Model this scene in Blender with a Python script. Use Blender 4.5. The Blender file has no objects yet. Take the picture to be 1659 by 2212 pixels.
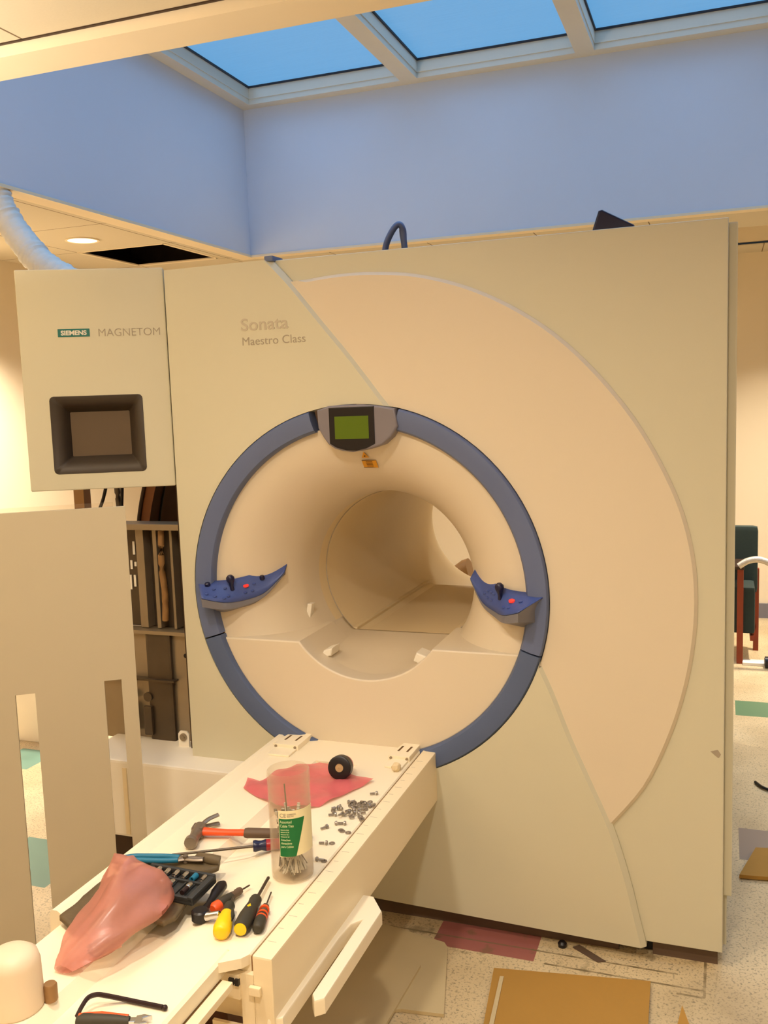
import bpy, bmesh, math, random
from mathutils import Matrix, Vector
random.seed(7)
SC = bpy.context.scene
COL = SC.collection
PI = math.pi

# ------------------------------------------------------------------ materials
def srgb(r, g, b):
    f = lambda c: (c/255/12.92) if c/255 <= .04045 else ((c/255+.055)/1.055)**2.4
    return (f(r), f(g), f(b), 1)

def mat(name, col, rough=.55, metal=0, var=.06, scale=9, bump=0, bscale=60, alpha=None, trans=0, emit=None, estr=0, spec=.5, ior=1.45, coat=0):
    m = bpy.data.materials.new(name); m.use_nodes = True
    nt = m.node_tree; b = nt.nodes['Principled BSDF']
    tc = nt.nodes.new('ShaderNodeTexCoord')
    n = nt.nodes.new('ShaderNodeTexNoise'); n.inputs['Scale'].default_value = scale; n.inputs['Detail'].default_value = 5
    nt.links.new(tc.outputs['Object'], n.inputs['Vector'])
    mr = nt.nodes.new('ShaderNodeMapRange'); mr.inputs['To Min'].default_value = 1-var; mr.inputs['To Max'].default_value = 1+var
    nt.links.new(n.outputs['Fac'], mr.inputs['Value'])
    mx = nt.nodes.new('ShaderNodeMix'); mx.data_type = 'RGBA'; mx.blend_type = 'MULTIPLY'; mx.inputs['Factor'].default_value = 1
    mx.inputs[6].default_value = col
    nt.links.new(mr.outputs['Result'], mx.inputs[7])
    nt.links.new(mx.outputs[2], b.inputs['Base Color'])
    b.inputs['Roughness'].default_value = rough; b.inputs['Metallic'].default_value = metal
    b.inputs['Specular IOR Level'].default_value = spec; b.inputs['IOR'].default_value = ior
    b.inputs['Coat Weight'].default_value = coat
    if trans: b.inputs['Transmission Weight'].default_value = trans
    if alpha is not None: b.inputs['Alpha'].default_value = alpha
    if emit: b.inputs['Emission Color'].default_value = emit; b.inputs['Emission Strength'].default_value = estr
    if bump:
        n2 = nt.nodes.new('ShaderNodeTexNoise'); n2.inputs['Scale'].default_value = bscale; n2.inputs['Detail'].default_value = 4
        nt.links.new(tc.outputs['Object'], n2.inputs['Vector'])
        bp = nt.nodes.new('ShaderNodeBump'); bp.inputs['Strength'].default_value = bump; bp.inputs['Distance'].default_value = .004
        nt.links.new(n2.outputs['Fac'], bp.inputs['Height']); nt.links.new(bp.outputs['Normal'], b.inputs['Normal'])
    return m

class NB:
    """small node helper"""
    def __init__(s, nt): s.nt = nt
    def new(s, t, **k):
        n = s.nt.nodes.new(t)
        for a, v in k.items(): setattr(n, a, v)
        return n
    def math(s, op, a, b=None, c=None):
        n = s.new('ShaderNodeMath', operation=op)
        for i, v in enumerate((a, b, c)):
            if v is None: continue
            if isinstance(v, (int, float)): n.inputs[i].default_value = v
            else: s.nt.links.new(v, n.inputs[i])
        return n.outputs[0]
    def mix(s, f, a, b, bt='MIX'):
        n = s.new('ShaderNodeMix', data_type='RGBA', blend_type=bt)
        for i, v in ((0, f), (6, a), (7, b)):
            if isinstance(v, (int, float, tuple)): n.inputs[i].default_value = v
            else: s.nt.links.new(v, n.inputs[i])
        return n.outputs[2]

def floor_mat():
    m = mat('floor_terrazzo', (1, 1, 1, 1), rough=.42, var=0)
    nt = m.node_tree; h = NB(nt); b = nt.nodes['Principled BSDF']
    geo = h.new('ShaderNodeNewGeometry'); sp = h.new('ShaderNodeSeparateXYZ'); nt.links.new(geo.outputs['Position'], sp.inputs[0])
    X, Y = sp.outputs[0], sp.outputs[1]
    def noise(sc, det=3, rg=None):
        n = h.new('ShaderNodeTexNoise'); n.inputs['Scale'].default_value = sc; n.inputs['Detail'].default_value = det
        nt.links.new(geo.outputs['Position'], n.inputs['Vector'])
        if not rg: return n.outputs['Fac']
        r = h.new('ShaderNodeMapRange'); r.inputs['From Min'].default_value = rg[0]; r.inputs['From Max'].default_value = rg[1]
        nt.links.new(n.outputs['Fac'], r.inputs['Value']); return r.outputs['Result']
    base = h.mix(noise(3, 4, (.35, .7)), srgb(220, 198, 156), srgb(194, 170, 128))
    spk = noise(150, 2, (.55, .66)); spk = h.math('MULTIPLY', spk, .55)
    base = h.mix(spk, base, srgb(128, 112, 88))
    spk2 = noise(95, 2, (.60, .68)); spk2 = h.math('MULTIPLY', spk2, .5)
    base = h.mix(spk2, base, srgb(90, 84, 66))
    wear = noise(1.6, 6, (.55, .75)); wear = h.math('MULTIPLY', wear, .45)
    base = h.mix(wear, base, srgb(128, 112, 82))
    def box(x0, x1, y0, y1):
        a = h.math('MULTIPLY', h.math('GREATER_THAN', X, x0), h.math('LESS_THAN', X, x1))
        c = h.math('MULTIPLY', h.math('GREATER_THAN', Y, y0), h.math('LESS_THAN', Y, y1))
        return h.math('MULTIPLY', a, c)
    tiles = [((-.775, -.480, -.10, .20), srgb(160, 98, 88)), ((.072, .372, 2.14, 2.37), srgb(96, 128, 92)),
             ((.066, .366, .66, .90), srgb(142, 124, 110)), ((-3.07, -2.87, .66, .87), srgb(102, 138, 120)), ((-2.40, -2.09, -.16, .13), srgb(102, 138, 120))]
    for bx, c in tiles:
        base = h.mix(box(*bx), base, c)
    # scuffed adhesive outline left in front of the scanner foot
    for bx in ((-1.0, -.10, -.050, -.043), (-.10, -.030, -.135, -.127), (-.45, -.03, -.105, -.098), (-.035, -.028, -.13, .05)):
        base = h.mix(h.math('MULTIPLY', box(*bx), noise(22, 3, (.2, .62))), base, srgb(124, 106, 74))
    d = h.math('MULTIPLY', box(-1.1, .0, -.12, .03), noise(14, 5, (.58, .66)))
    base = h.mix(h.math('MULTIPLY', d, .55), base, srgb(112, 96, 66))
    nt.links.new(base, b.inputs['Base Color'])
    return m

def ceiling_mat():
    m = mat('ceiling_tile', (1, 1, 1, 1), rough=.9, var=0)
    nt = m.node_tree; h = NB(nt); b = nt.nodes['Principled BSDF']
    geo = h.new('ShaderNodeNewGeometry'); sp = h.new('ShaderNodeSeparateXYZ'); nt.links.new(geo.outputs['Position'], sp.inputs[0])
    def line(s, off, w=.006):
        f = h.math('FRACT', h.math('ADD', h.math('DIVIDE', h.math('SUBTRACT', s, off), .61), 100))
        return h.math('LESS_THAN', f, w/.61)
    g = h.math('MAXIMUM', line(sp.outputs[0], -2.815), line(sp.outputs[1], 1.375))
    n = h.new('ShaderNodeTexNoise'); n.inputs['Scale'].default_value = 180; nt.links.new(geo.outputs['Position'], n.inputs['Vector'])
    c = h.mix(h.math('MULTIPLY', n.outputs['Fac'], .25), srgb(214, 202, 176), srgb(184, 170, 144))
    c = h.mix(g, c, srgb(120, 100, 72))
    nt.links.new(c, b.inputs['Base Color'])
    return m

def sky_mat():
    m = bpy.data.materials.new('skylight_diffuser'); m.use_nodes = True
    nt = m.node_tree; h = NB(nt); b = nt.nodes['Principled BSDF']
    geo = h.new('ShaderNodeNewGeometry')
    mp = h.new('ShaderNodeMapping'); mp.inputs['Scale'].default_value = (1.2, 55, 1); nt.links.new(geo.outputs['Position'], mp.inputs['Vector'])
    n = h.new('ShaderNodeTexNoise'); n.inputs['Scale'].default_value = 3; n.inputs['Detail'].default_value = 3; nt.links.new(mp.outputs[0], n.inputs['Vector'])
    c = h.mix(n.outputs['Fac'], (.085, .37, .76, 1), (.15, .47, .86, 1))
    b.inputs['Base Color'].default_value = (.12, .16, .2, 1); b.inputs['Roughness'].default_value = .6
    nt.links.new(c, b.inputs['Emission Color']); b.inputs['Emission Strength'].default_value = .74
    return m

def bag_mat(name, col, a, tcol=None):
    m = bpy.data.materials.new(name); m.use_nodes = True
    nt = m.node_tree; h = NB(nt); nt.nodes.remove(nt.nodes['Principled BSDF']); out = nt.nodes['Material Output']
    d = h.new('ShaderNodeBsdfPrincipled'); d.inputs['Base Color'].default_value = col; d.inputs['Roughness'].default_value = .3
    t = h.new('ShaderNodeBsdfTransparent'); t.inputs['Color'].default_value = tcol or (1, .78, .72, 1)
    n = h.new('ShaderNodeTexNoise'); n.inputs['Scale'].default_value = 14; n.inputs['Detail'].default_value = 4
    tc = h.new('ShaderNodeTexCoord'); nt.links.new(tc.outputs['Object'], n.inputs['Vector'])
    mr = h.new('ShaderNodeMapRange'); mr.inputs['To Min'].default_value = a-.15; mr.inputs['To Max'].default_value = a+.15; nt.links.new(n.outputs['Fac'], mr.inputs['Value'])
    mx = h.new('ShaderNodeMixShader'); nt.links.new(mr.outputs[0], mx.inputs[0]); nt.links.new(t.outputs[0], mx.inputs[1]); nt.links.new(d.outputs[0], mx.inputs[2])
    bp = h.new('ShaderNodeBump'); bp.inputs['Strength'].default_value = .5; bp.inputs['Distance'].default_value = .004
    nt.links.new(n.outputs['Fac'], bp.inputs['Height']); nt.links.new(bp.outputs[0], d.inputs['Normal'])
    nt.links.new(mx.outputs[0], out.inputs['Surface'])
    return m

M = dict(
    floor=floor_mat(), ceil=ceiling_mat(), sky=sky_mat(),
    wall=mat('painted_wall', srgb(234, 218, 188), .85, var=.02, scale=3),
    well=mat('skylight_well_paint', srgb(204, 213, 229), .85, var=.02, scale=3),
    trim=mat('ceiling_trim', srgb(236, 220, 190), .7, var=.02),
    frame=mat('skylight_frame_paint', srgb(214, 210, 196), .6, var=.03),
    gasket=mat('dark_gasket', srgb(48, 48, 56), .6),
    cover=mat('cover_grey_beige', srgb(206, 200, 175), .42, var=.015, scale=4, bump=.05, bscale=700),
    cream=mat('cover_cream', srgb(218, 204, 180), .38, var=.015, scale=4, bump=.04, bscale=700),
    bore=mat('bore_liner', srgb(232, 212, 172), .45, var=.03, scale=5),
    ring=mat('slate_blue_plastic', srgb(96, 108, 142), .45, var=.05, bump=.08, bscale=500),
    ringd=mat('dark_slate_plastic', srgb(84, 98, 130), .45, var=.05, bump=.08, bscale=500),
    pod=mat('console_blue', srgb(66, 84, 146), .38, var=.08),
    podside=mat('console_grey', srgb(118, 116, 122), .4, var=.05),
    disp=mat('display_housing_grey', srgb(124, 118, 124), .4, var=.04),
    black=mat('black_plastic', srgb(24, 20, 22), .35, var=.1),
    navy=mat('navy_plastic', srgb(22, 24, 58), .3, var=.1),
    lcd=mat('green_lcd', srgb(60, 72, 8), .3, emit=srgb(84, 98, 10), estr=.55, var=.05),
    red=mat('red_button', srgb(210, 50, 40), .3, emit=(1, .05, .03, 1), estr=.5),
    yellow=mat('warning_yellow', srgb(216, 152, 24), .5, var=.05),
    ink=mat('label_ink', srgb(96, 66, 20), .6),
    brown=mat('dark_brown_metal', srgb(64, 46, 32), .5, .3, var=.35, scale=14),
    rust=mat('copper_brown_vessel', srgb(128, 78, 42), .42, .5, var=.5, scale=7),
    steel=mat('dull_steel', srgb(160, 146, 124), .38, .7, var=.25, scale=6),
    steeldark=mat('dark_steel', srgb(92, 80, 66), .4, .6, var=.35, scale=9),
    chrome=mat('bright_steel', srgb(205, 205, 205), .18, 1, var=.05),
    zinc=mat('zinc_fastener', srgb(158, 148, 136), .3, .6, var=.2, scale=60),
    dgreycase=mat('socket_case_plastic', srgb(50, 50, 48), .45, var=.15),
    plinth=mat('brown_plinth', srgb(96, 76, 60), .6, var=.15),
    table=mat('table_cream', srgb(244, 230, 200), .35, var=.015, scale=5),
    tside=mat('table_side_cream', srgb(238, 220, 184), .4, var=.02, scale=5),
    white=mat('off_white', srgb(238, 230, 214), .45, var=.03),
    textg=mat('letter_grey', srgb(164, 152, 132), .6), textl=mat('letter_pale_grey', srgb(190, 178, 156), .6),
    teal=mat('badge_teal', srgb(36, 112, 104), .5), badgew=mat('badge_white', srgb(226, 220, 206), .5),
    recess=mat('recess_bezel_dark', srgb(66, 56, 46), .5, var=.08), recscreen=mat('dark_screen', srgb(96, 80, 64), .3, var=.06),
    leather=mat('brown_leather', srgb(98, 82, 56), .65, var=.35, scale=12, bump=.4, bscale=40),
    orange=mat('orange_handle', srgb(232, 84, 30), .4), grip=mat('brown_grey_grip', srgb(98, 76, 56), .6, var=.15),
    yel=mat('yellow_handle', srgb(246, 200, 20), .35), dgrip=mat('black_rubber_grip', srgb(58, 52, 38), .6),
    redh=mat('red_handle', srgb(158, 28, 24), .3), blueh=mat('teal_blue_grip', srgb(32, 110, 140), .45),
    iron=mat('dark_iron', srgb(136, 122, 106), .38, .6, var=.2, scale=30), hexm=mat('black_oxide', srgb(56, 40, 38), .4, .4),
    card=mat('cardboard', srgb(172, 128, 56), .85, var=.05, bump=.1, bscale=90), cardp=mat('pale_board', srgb(196, 176, 134), .8, var=.06),
    pink=bag_mat('pink_film', srgb(222, 108, 112), .8), pink2=bag_mat('pink_bag_film', srgb(208, 140, 122), .55, (1, .80, .74, 1)),
    green=mat('label_green', srgb(22, 112, 56), .5), labelw=mat('label_cream', srgb(240, 226, 180), .5), labelt=mat('label_text_pale', srgb(196, 214, 160), .5),
    tie=mat('clear_cable_tie', srgb(206, 202, 184), .4, var=.15), tied=mat('grey_cable_tie', srgb(120, 112, 88), .4, var=.2),
    tapem=mat('black_tape', srgb(26, 18, 20), .4), tan=mat('tan_core', srgb(178, 148, 104), .7), putty=mat('beige_lump', srgb(222, 200, 158), .8, var=.08),
    greenf=mat('dark_green_upholstery', srgb(44, 56, 50), .85, var=.15, scale=80), wood=mat('red_brown_wood', srgb(140, 56, 26), .4, var=.2, scale=20),
    hose=mat('silver_braid', srgb(206, 194, 176), .35, .4, var=.25, scale=60, bump=.5, bscale=200),
    duct=mat('white_duct_wrap', srgb(216, 214, 208), .5, var=.08, bump=.6, bscale=60),
    lens=mat('lamp_lens', srgb(255, 240, 210), .4, emit=(1, .84, .55, 1), estr=2.2), junk=mat('brown_machinery', srgb(84, 52, 34), .6, .3, var=.5, scale=30),
    canister=mat('beige_translucent_plastic', srgb(222, 200, 170), .5), panelshade=mat('cover_grey_beige_shaded', srgb(184, 172, 146), .45, var=.015, scale=4), bronze=mat('bronze_collar', srgb(150, 112, 68), .5, .2, var=.15))  # removed panel: cover paint darkened in place of weaker light on it
def clear_mat():
    m = bpy.data.materials.new('clear_plastic_jar'); m.use_nodes = True
    nt = m.node_tree; h = NB(nt); d = nt.nodes['Principled BSDF']; out = nt.nodes['Material Output']
    d.inputs['Base Color'].default_value = srgb(226, 212, 190); d.inputs['Roughness'].default_value = .12
    t = h.new('ShaderNodeBsdfTransparent'); t.inputs['Color'].default_value = (.97, .95, .92, 1)
    lw = h.new('ShaderNodeLayerWeight'); lw.inputs['Blend'].default_value = .35
    mr = h.new('ShaderNodeMapRange'); mr.inputs['To Min'].default_value = .03; mr.inputs['To Max'].default_value = .38; nt.links.new(lw.outputs['Facing'], mr.inputs['Value'])
    mx = h.new('ShaderNodeMixShader'); nt.links.new(mr.outputs[0], mx.inputs[0]); nt.links.new(t.outputs[0], mx.inputs[1]); nt.links.new(d.outputs[0], mx.inputs[2])
    nt.links.new(mx.outputs[0], out.inputs['Surface'])
    return m
M['clear'] = clear_mat()

# ------------------------------------------------------------------ mesh helpers
def B(): return bmesh.new()
def box(bm, x0, x1, y0, y1, z0, z1, bev=0):
    r = bmesh.ops.create_cube(bm, size=1, matrix=Matrix.Translation(((x0+x1)/2, (y0+y1)/2, (z0+z1)/2)) @ Matrix.Diagonal((abs(x1-x0), abs(y1-y0), abs(z1-z0), 1)))
    if bev:
        es = {e for v in r['verts'] for e in v.link_edges}
        bmesh.ops.bevel(bm, geom=list(es), offset=bev, segments=2, profile=.7, affect='EDGES')
    return bm
def prism(bm, pts, a, b, axis='y', bev=0, seg=2, chains=None):
    """polygon pts (2-tuples) extruded along axis from a to b; for 'y' pts are (x,z); for 'z' (x,y); for 'x' (y,z)"""
    def p3(p, t):
        return {'y': (p[0], t, p[1]), 'z': (p[0], p[1], t), 'x': (t, p[0], p[1])}[axis]
    va = [bm.verts.new(p3(p, a)) for p in pts]; vb = [bm.verts.new(p3(p, b)) for p in pts]
    n = len(pts); fs = [bm.faces.new(va), bm.faces.new(vb[::-1])]
    for i in range(n): fs.append(bm.faces.new((va[i], vb[i], vb[(i+1) % n], va[(i+1) % n])))
    bmesh.ops.recalc_face_normals(bm, faces=fs)
    if bev:
        es = [e for e in fs[0].edges]
        if chains:
            near = lambda v: any(abs(v.co.x-p[0]) < 2e-4 and abs(v.co.z-p[1]) < 2e-4 for p in chains)
            es = [e for e in es if near(e.verts[0]) and near(e.verts[1])]
        bmesh.ops.bevel(bm, geom=es, offset=bev, segments=seg, profile=.5, affect='EDGES')
    return bm
def lathe(bm, prof, mtx=Matrix(), n=32, cap=True):
    """prof: list of (radius, z)"""
    rings = []
    for r, z in prof:
        rings.append([bm.verts.new(mtx @ Vector((r*math.cos(2*PI*i/n), r*math.sin(2*PI*i/n), z))) for i in range(n)])
    for a, b in zip(rings, rings[1:]):
        for i in range(n): bm.faces.new((a[i], a[(i+1) % n], b[(i+1) % n], b[i]))
    if cap:
        bm.faces.new(rings[0][::-1]); bm.faces.new(rings[-1])
    bmesh.ops.recalc_face_normals(bm, faces=bm.faces[:])
    return bm
def tube(bm, pts, r, n=10, rad=None, flat=1.0):
    """tube through points with a parallel frame"""
    pts = [Vector(p) for p in pts]; up = Vector((0, 0, 1)); rings = []
    for i, p in enumerate(pts):
        d = (pts[min(i+1, len(pts)-1)] - pts[max(i-1, 0)]).normalized()
        s = d.cross(up)
        if s.length < .05: s = d.cross(Vector((0, 1, 0)))
        s.normalize(); u = s.cross(d)
        rr = rad[i] if rad else r
        rings.append([bm.verts.new(p + s*rr*math.cos(2*PI*k/n) + u*rr*flat*math.sin(2*PI*k/n)) for k in range(n)])
    for a, b in zip(rings, rings[1:]):
        for k in range(n): bm.faces.new((a[k], a[(k+1) % n], b[(k+1) % n], b[k]))
    bm.faces.new(rings[0][::-1]); bm.faces.new(rings[-1])
    bmesh.ops.recalc_face_normals(bm, faces=bm.faces[:])
    return bm
def grid(bm, rows, close=False):
    vs = [[bm.verts.new(p) for p in r] for r in rows]
    m = len(vs[0])
    for a, b in zip(vs, vs[1:]):
        for k in range(m if close else m-1): bm.faces.new((a[k], a[(k+1) % m], b[(k+1) % m], b[k]))
    return vs
def smooth_path(pts, n=8):
    out = []; P = [Vector(p) for p in pts]
    for i in range(len(P)-1):
        p0 = P[max(i-1, 0)]; p1 = P[i]; p2 = P[i+1]; p3 = P[min(i+2, len(P)-1)]
        for k in range(n):
            t = k/n
            out.append(.5*((2*p1)+(p2-p0)*t+(2*p0-5*p1+4*p2-p3)*t*t+(3*p1-p0-3*p2+p3)*t**3))
    out.append(P[-1]); return out

WL = {}
def empty(name, loc, rot=(0, 0, 0), local=False, label=None, cat=None, group=None):
    o = bpy.data.objects.new(name, None); COL.objects.link(o); o.empty_display_size = .05
    o.location = loc; o.rotation_euler = rot; WL[o] = (Vector(loc), local)
    if label: o['label'] = label
    if cat: o['category'] = cat
    if group: o['group'] = group
    return o
def obj(name, bm, m, parent=None, label=None, cat=None, group=None, kind=None, smooth=None, mats=None, solid=0):
    """bm in world coordinates, or in the parent's own frame when the parent is 'local'"""
    me = bpy.data.meshes.new(name)
    ps = [v.co for v in bm.verts]
    lo = Vector((min(p.x for p in ps), min(p.y for p in ps), min(p.z for p in ps))); hi = Vector((max(p.x for p in ps), max(p.y for p in ps), max(p.z for p in ps)))
    c = (lo+hi)/2; c.z = lo.z
    bmesh.ops.translate(bm, vec=-c, verts=bm.verts[:])
    bm.to_mesh(me); bm.free()
    for x in (mats or [m]): me.materials.append(x)
    o = bpy.data.objects.new(name, me); COL.objects.link(o)
    if parent:
        pl, loc = WL[parent]; o.parent = parent
        o.location = c if loc else c - pl
        WL[o] = (c, False)
        if loc: WL[o] = (c, False)
    else:
        o.location = c; WL[o] = (c, False)
    if smooth is not None:
        for p in me.polygons: p.use_smooth = True
        md = o.modifiers.new('wn', 'EDGE_SPLIT'); md.split_angle = math.radians(smooth)
        wn = o.modifiers.new('weighted', 'WEIGHTED_NORMAL'); wn.weight = 100
    if solid:
        md = o.modifiers.new('s', 'SOLIDIFY'); md.thickness = solid; md.offset = 0
    if label: o['label'] = label
    if cat: o['category'] = cat
    if group: o['group'] = group
    if kind: o['kind'] = kind
    return o
def struct(name, bm, m, **k): return obj(name, bm, m, kind='structure', **k)
def text(name, body, size, m, parent, origin, right, normal, ext=.0012, off=0, width=None, label=None, loc2=False):
    """letters as a mesh; origin = baseline left; right, normal unit vectors"""
    cu = bpy.data.curves.new(name, 'FONT'); cu.body = body; cu.size = size; cu.extrude = ext; cu.offset = off
    t = bpy.data.objects.new('t', cu); COL.objects.link(t)
    dg = bpy.context.evaluated_depsgraph_get(); dg.update()
    me = bpy.data.meshes.new_from_object(t.evaluated_get(dg)); bpy.data.objects.remove(t)
    bm = B(); bm.from_mesh(me); bpy.data.meshes.remove(me)
    w = max(v.co.x for v in bm.verts) or 1
    sx = (width/w) if width else 1
    r = Vector(right).normalized(); n = Vector(normal).normalized(); u = n.cross(r)
    for v in bm.verts:
        x, y, z = v.co.x*sx, v.co.y, v.co.z
        v.co = Vector(origin) + r*x + u*y + n*(z+ext)
    return obj(name, bm, m, parent, label=label)

# ------------------------------------------------------------------ camera
cam = bpy.data.cameras.new('camera'); co = bpy.data.objects.new('camera', cam); COL.objects.link(co)
RT = ((0.94013741, 0.00740598, -0.34071513), (0.33905848, -0.12114204, 0.93293298), (-0.03436564, -0.99260755, -0.11640123))
co.matrix_world = Matrix(((RT[0][0], -RT[0][1], -RT[0][2], 0), (RT[1][0], -RT[1][1], -RT[1][2], -2.49431), (RT[2][0], -RT[2][1], -RT[2][2], 1.55), (0, 0, 0, 1)))
cam.sensor_fit = 'HORIZONTAL'; cam.sensor_width = 36; cam.lens = 2010/1659*36; cam.clip_start = .05
SC.camera = co
SC.view_settings.view_transform = 'Standard'; SC.view_settings.look = 'None'; SC.view_settings.gamma = 1; SC.view_settings.use_curve_mapping = False
SC.view_settings.exposure = 0

# ------------------------------------------------------------------ room
HC = 2.45; XL = -3.95; YB = 4.25; YF = -4.2; XR = 3.0; ZS = 3.28
WX0, WX1, WY0, WY1 = -2.65, 2.1, -.43, 2.60     # skylight well
b = B(); box(b, XL-.1, XR+.1, YF-.1, YB+.1, -.1, 0); struct('floor', b, M['floor'])
b = B(); box(b, XL-.1, XL, YF-.1, YB+.1, 0, 2.9); struct('wall_left', b, M['wall'])
b = B(); box(b, XR, XR+.1, YF-.1, YB+.1, 0, 2.9); struct('wall_right', b, M['wall'])
b = B(); box(b, XL, XR, YB, YB+.1, 0, 2.9); struct('wall_back', b, M['wall'])
b = B(); box(b, XL, XR, YF-.1, YF, 0, 2.9); struct('wall_front', b, M['wall'])
b = B(); box(b, XL, XR, YB-.015, YB, 0, .1); struct('baseboard_back', b, M['podside'])
b = B(); box(b, XL, XL+.015, YF, YB-.015, 0, .1); struct('baseboard_left', b, M['plinth'])
HX0, HX1, HY0, HY1 = -3.42, -2.86, 1.99, 2.59   # missing tile
CT = HC+.006
b = B()
box(b, XL, WX0-.02, YF, WY0-.02, HC, CT); box(b, WX0-.02, XR, YF, WY0-.12, HC, CT)
box(b, XL, WX0-.02, WY0-.02, HY0, HC, CT); box(b, XL, HX0, HY0, HY1, HC, CT); box(b, HX1, WX0-.02, HY0, HY1, HC, CT)
box(b, XL, WX0-.02, HY1, 3.2, HC, CT); box(b, WX0-.02, XR, WY1+.02, 3.2, HC, CT); box(b, WX1+.02, XR, WY0-.02, WY1+.02, HC, CT)
box(b, XL, XR, 3.9, YB, HC, CT)
struct('ceiling', b, M['ceil'])
b = B(); box(b, XL, XR, 3.18, 3.92, HC+.22, HC+.24); box(b, XL, XR, 3.18, 3.2, HC+.02, HC+.22); box(b, XL, XR, 3.9, 3.92, HC+.02, HC+.22)
struct('trim_1', b, M['wall'])
b = B(); box(b, XL, HX0-.3, HY0-.4, HY1+.3, HC+.02, HC+.4)
b = B(); box(b, HX0-.2, HX1+.1, HY0-.3, HY1+.2, HC+.38, HC+.4); box(b, HX0-.2, HX0-.18, HY0-.3, HY1+.2, HC+.007, HC+.38); box(b, HX1+.08, HX1+.1, HY0-.3, HY1+.2, HC+.007, HC+.38)
box(b, HX0-.2, HX1+.1, HY1+.18, HY1+.2, HC+.007, HC+.38); box(b, HX0-.2, HX1+.1, HY0-.3, HY0-.28, HC+.007, HC+.38)
struct('trim_2', b, M['brown'])
b = B(); f = .03
for a in ((HX0, HX1, HY0-.01, HY0+.012), (HX0, HX1, HY1-.03, HY1+.01), (HX0-.01, HX0+.012, HY0, HY1), (HX1-.012, HX1+.01, HY0, HY1)): box(b, *a, HC-.002, HC+.005)
struct('trim_3', b, M['trim'])
# well walls
b = B(); box(b, WX0-.02, WX0, WY0-.02, WY1+.02, HC, ZS+.15); struct('wall_well_left', b, M['well'])
b = B(); box(b, WX0, WX1, WY1, WY1+.02, HC, ZS+.15); struct('wall_well_back', b, M['well'])
b = B(); box(b, WX0, WX1, WY0-.02, WY0, HC, ZS+.15); struct('wall_well_front', b, M['well'])
b = B(); box(b, WX1, WX1+.02, WY0-.02, WY1+.02, HC, ZS+.15); struct('wall_well_right', b, M['well'])
# trim strips around the well mouth
b = B()
box(b, WX0-.09, WX0+.004, WY0-.10, WY1+.07, HC-.012, HC+.001); box(b, WX0, WX1, WY1-.004, WY1+.07, HC-.012, HC+.001)
box(b, WX0, WX1, WY0-.125, WY0+.004, HC-.03, HC+.001)
struct('trim_4', b, M['trim'])
b = B(); box(b, WX0-.098, WX0-.09, WY0-.1, WY1+.078, HC-.003, HC+.001); box(b, WX0-.09, WX1, WY1+.07, WY1+.078, HC-.003, HC+.001); box(b, XL, WX1, WY0-.133, WY0-.125, HC-.003, HC+.001)
struct('trim_shadow_gap', b, M['brown'])  # dark strips painted in as the shadow gap between trim and tiles
b = B(); box(b, XL, WX0, WY0-.125, WY0-.10, HC-.03, HC+.001); struct('trim_7', b, M['trim'])
# skylight: perimeter frame, mullions, dark gasket, diffusing panels
b = B(); F = .075
box(b, WX0, WX1, WY1-F, WY1, ZS, ZS+.06); box(b, WX0, WX0+F, WY0, WY1-F, ZS, ZS+.06); box(b, WX0+F, WX1, WY0, WY0+F, ZS, ZS+.06); box(b, WX1-F, WX1, WY0+F, WY1-F, ZS, ZS+.06)
xs = [-1.655, -.715, .225, 1.165]
for x in xs: box(b, x-.0, x+.095, WY0+F, WY1-F, ZS, ZS+.055)
struct('trim_5', b, M['frame'])
cells = [WX0+F] + [v for x in xs for v in (x, x+.095)] + [WX1-F]
for i in range(0, len(cells), 2):
    x0, x1 = cells[i], cells[i+1]
    w = empty('window_%d' % (i//2+1), (x0, WY0, ZS)); w['kind'] = 'structure'
    b = B(); y0, y1 = WY0+F, WY1-F; g = .012
    for a in ((x0, x1, y1-g, y1), (x0, x1, y0, y0+g), (x0, x0+g, y0+g, y1-g), (x1-g, x1, y0+g, y1-g)): box(b, *a, ZS+.088, ZS+.098)
    obj('gasket', b, M['gasket'], w)
    b = B()
    for a in ((x0, x1, y1-.004, y1+.01), (x0-.004, x0+.004, y0, y1)): box(b, *a, ZS+.03, ZS+.1)
    obj('jamb', b, M['frame'], w)
    b = B(); box(b, x0, x1, y0, y1, ZS+.098, ZS+.108); obj('pane', b, M['sky'], w)

# ------------------------------------------------------------------ lights
def downlight(x, y, power, label, r=.075, spread=150, mesh=True):
    if mesh:
        e = empty('recessed_downlight', (x, y, HC), label=label, cat='ceiling light')
        b = B(); lathe(b, [(r+.012, HC-.006), (r+.012, HC+.001), (r, HC+.001), (r, HC-.006), (r+.012, HC-.006)], Matrix.Translation((x, y, 0)), 36, cap=False); obj('trim_ring', b, M['trim'], e, smooth=30)
        b = B(); lathe(b, [(r, HC-.004), (r, HC-.002)], Matrix.Translation((x, y, 0)), 36); obj('lens', b, M['lens'], e)
    l = bpy.data.lights.new('lamp', 'AREA'); l.shape = 'DISK'; l.size = r*1.9; l.energy = power; l.color = (1, .88, .73); l.spread = math.radians(spread)
    o = bpy.data.objects.new('lamp', l); COL.objects.link(o); o.location = (x, y, HC-.02)
downlight(-3.15, 1.68, 18, 'round recessed downlight beside the open ceiling tile', spread=115)
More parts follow.
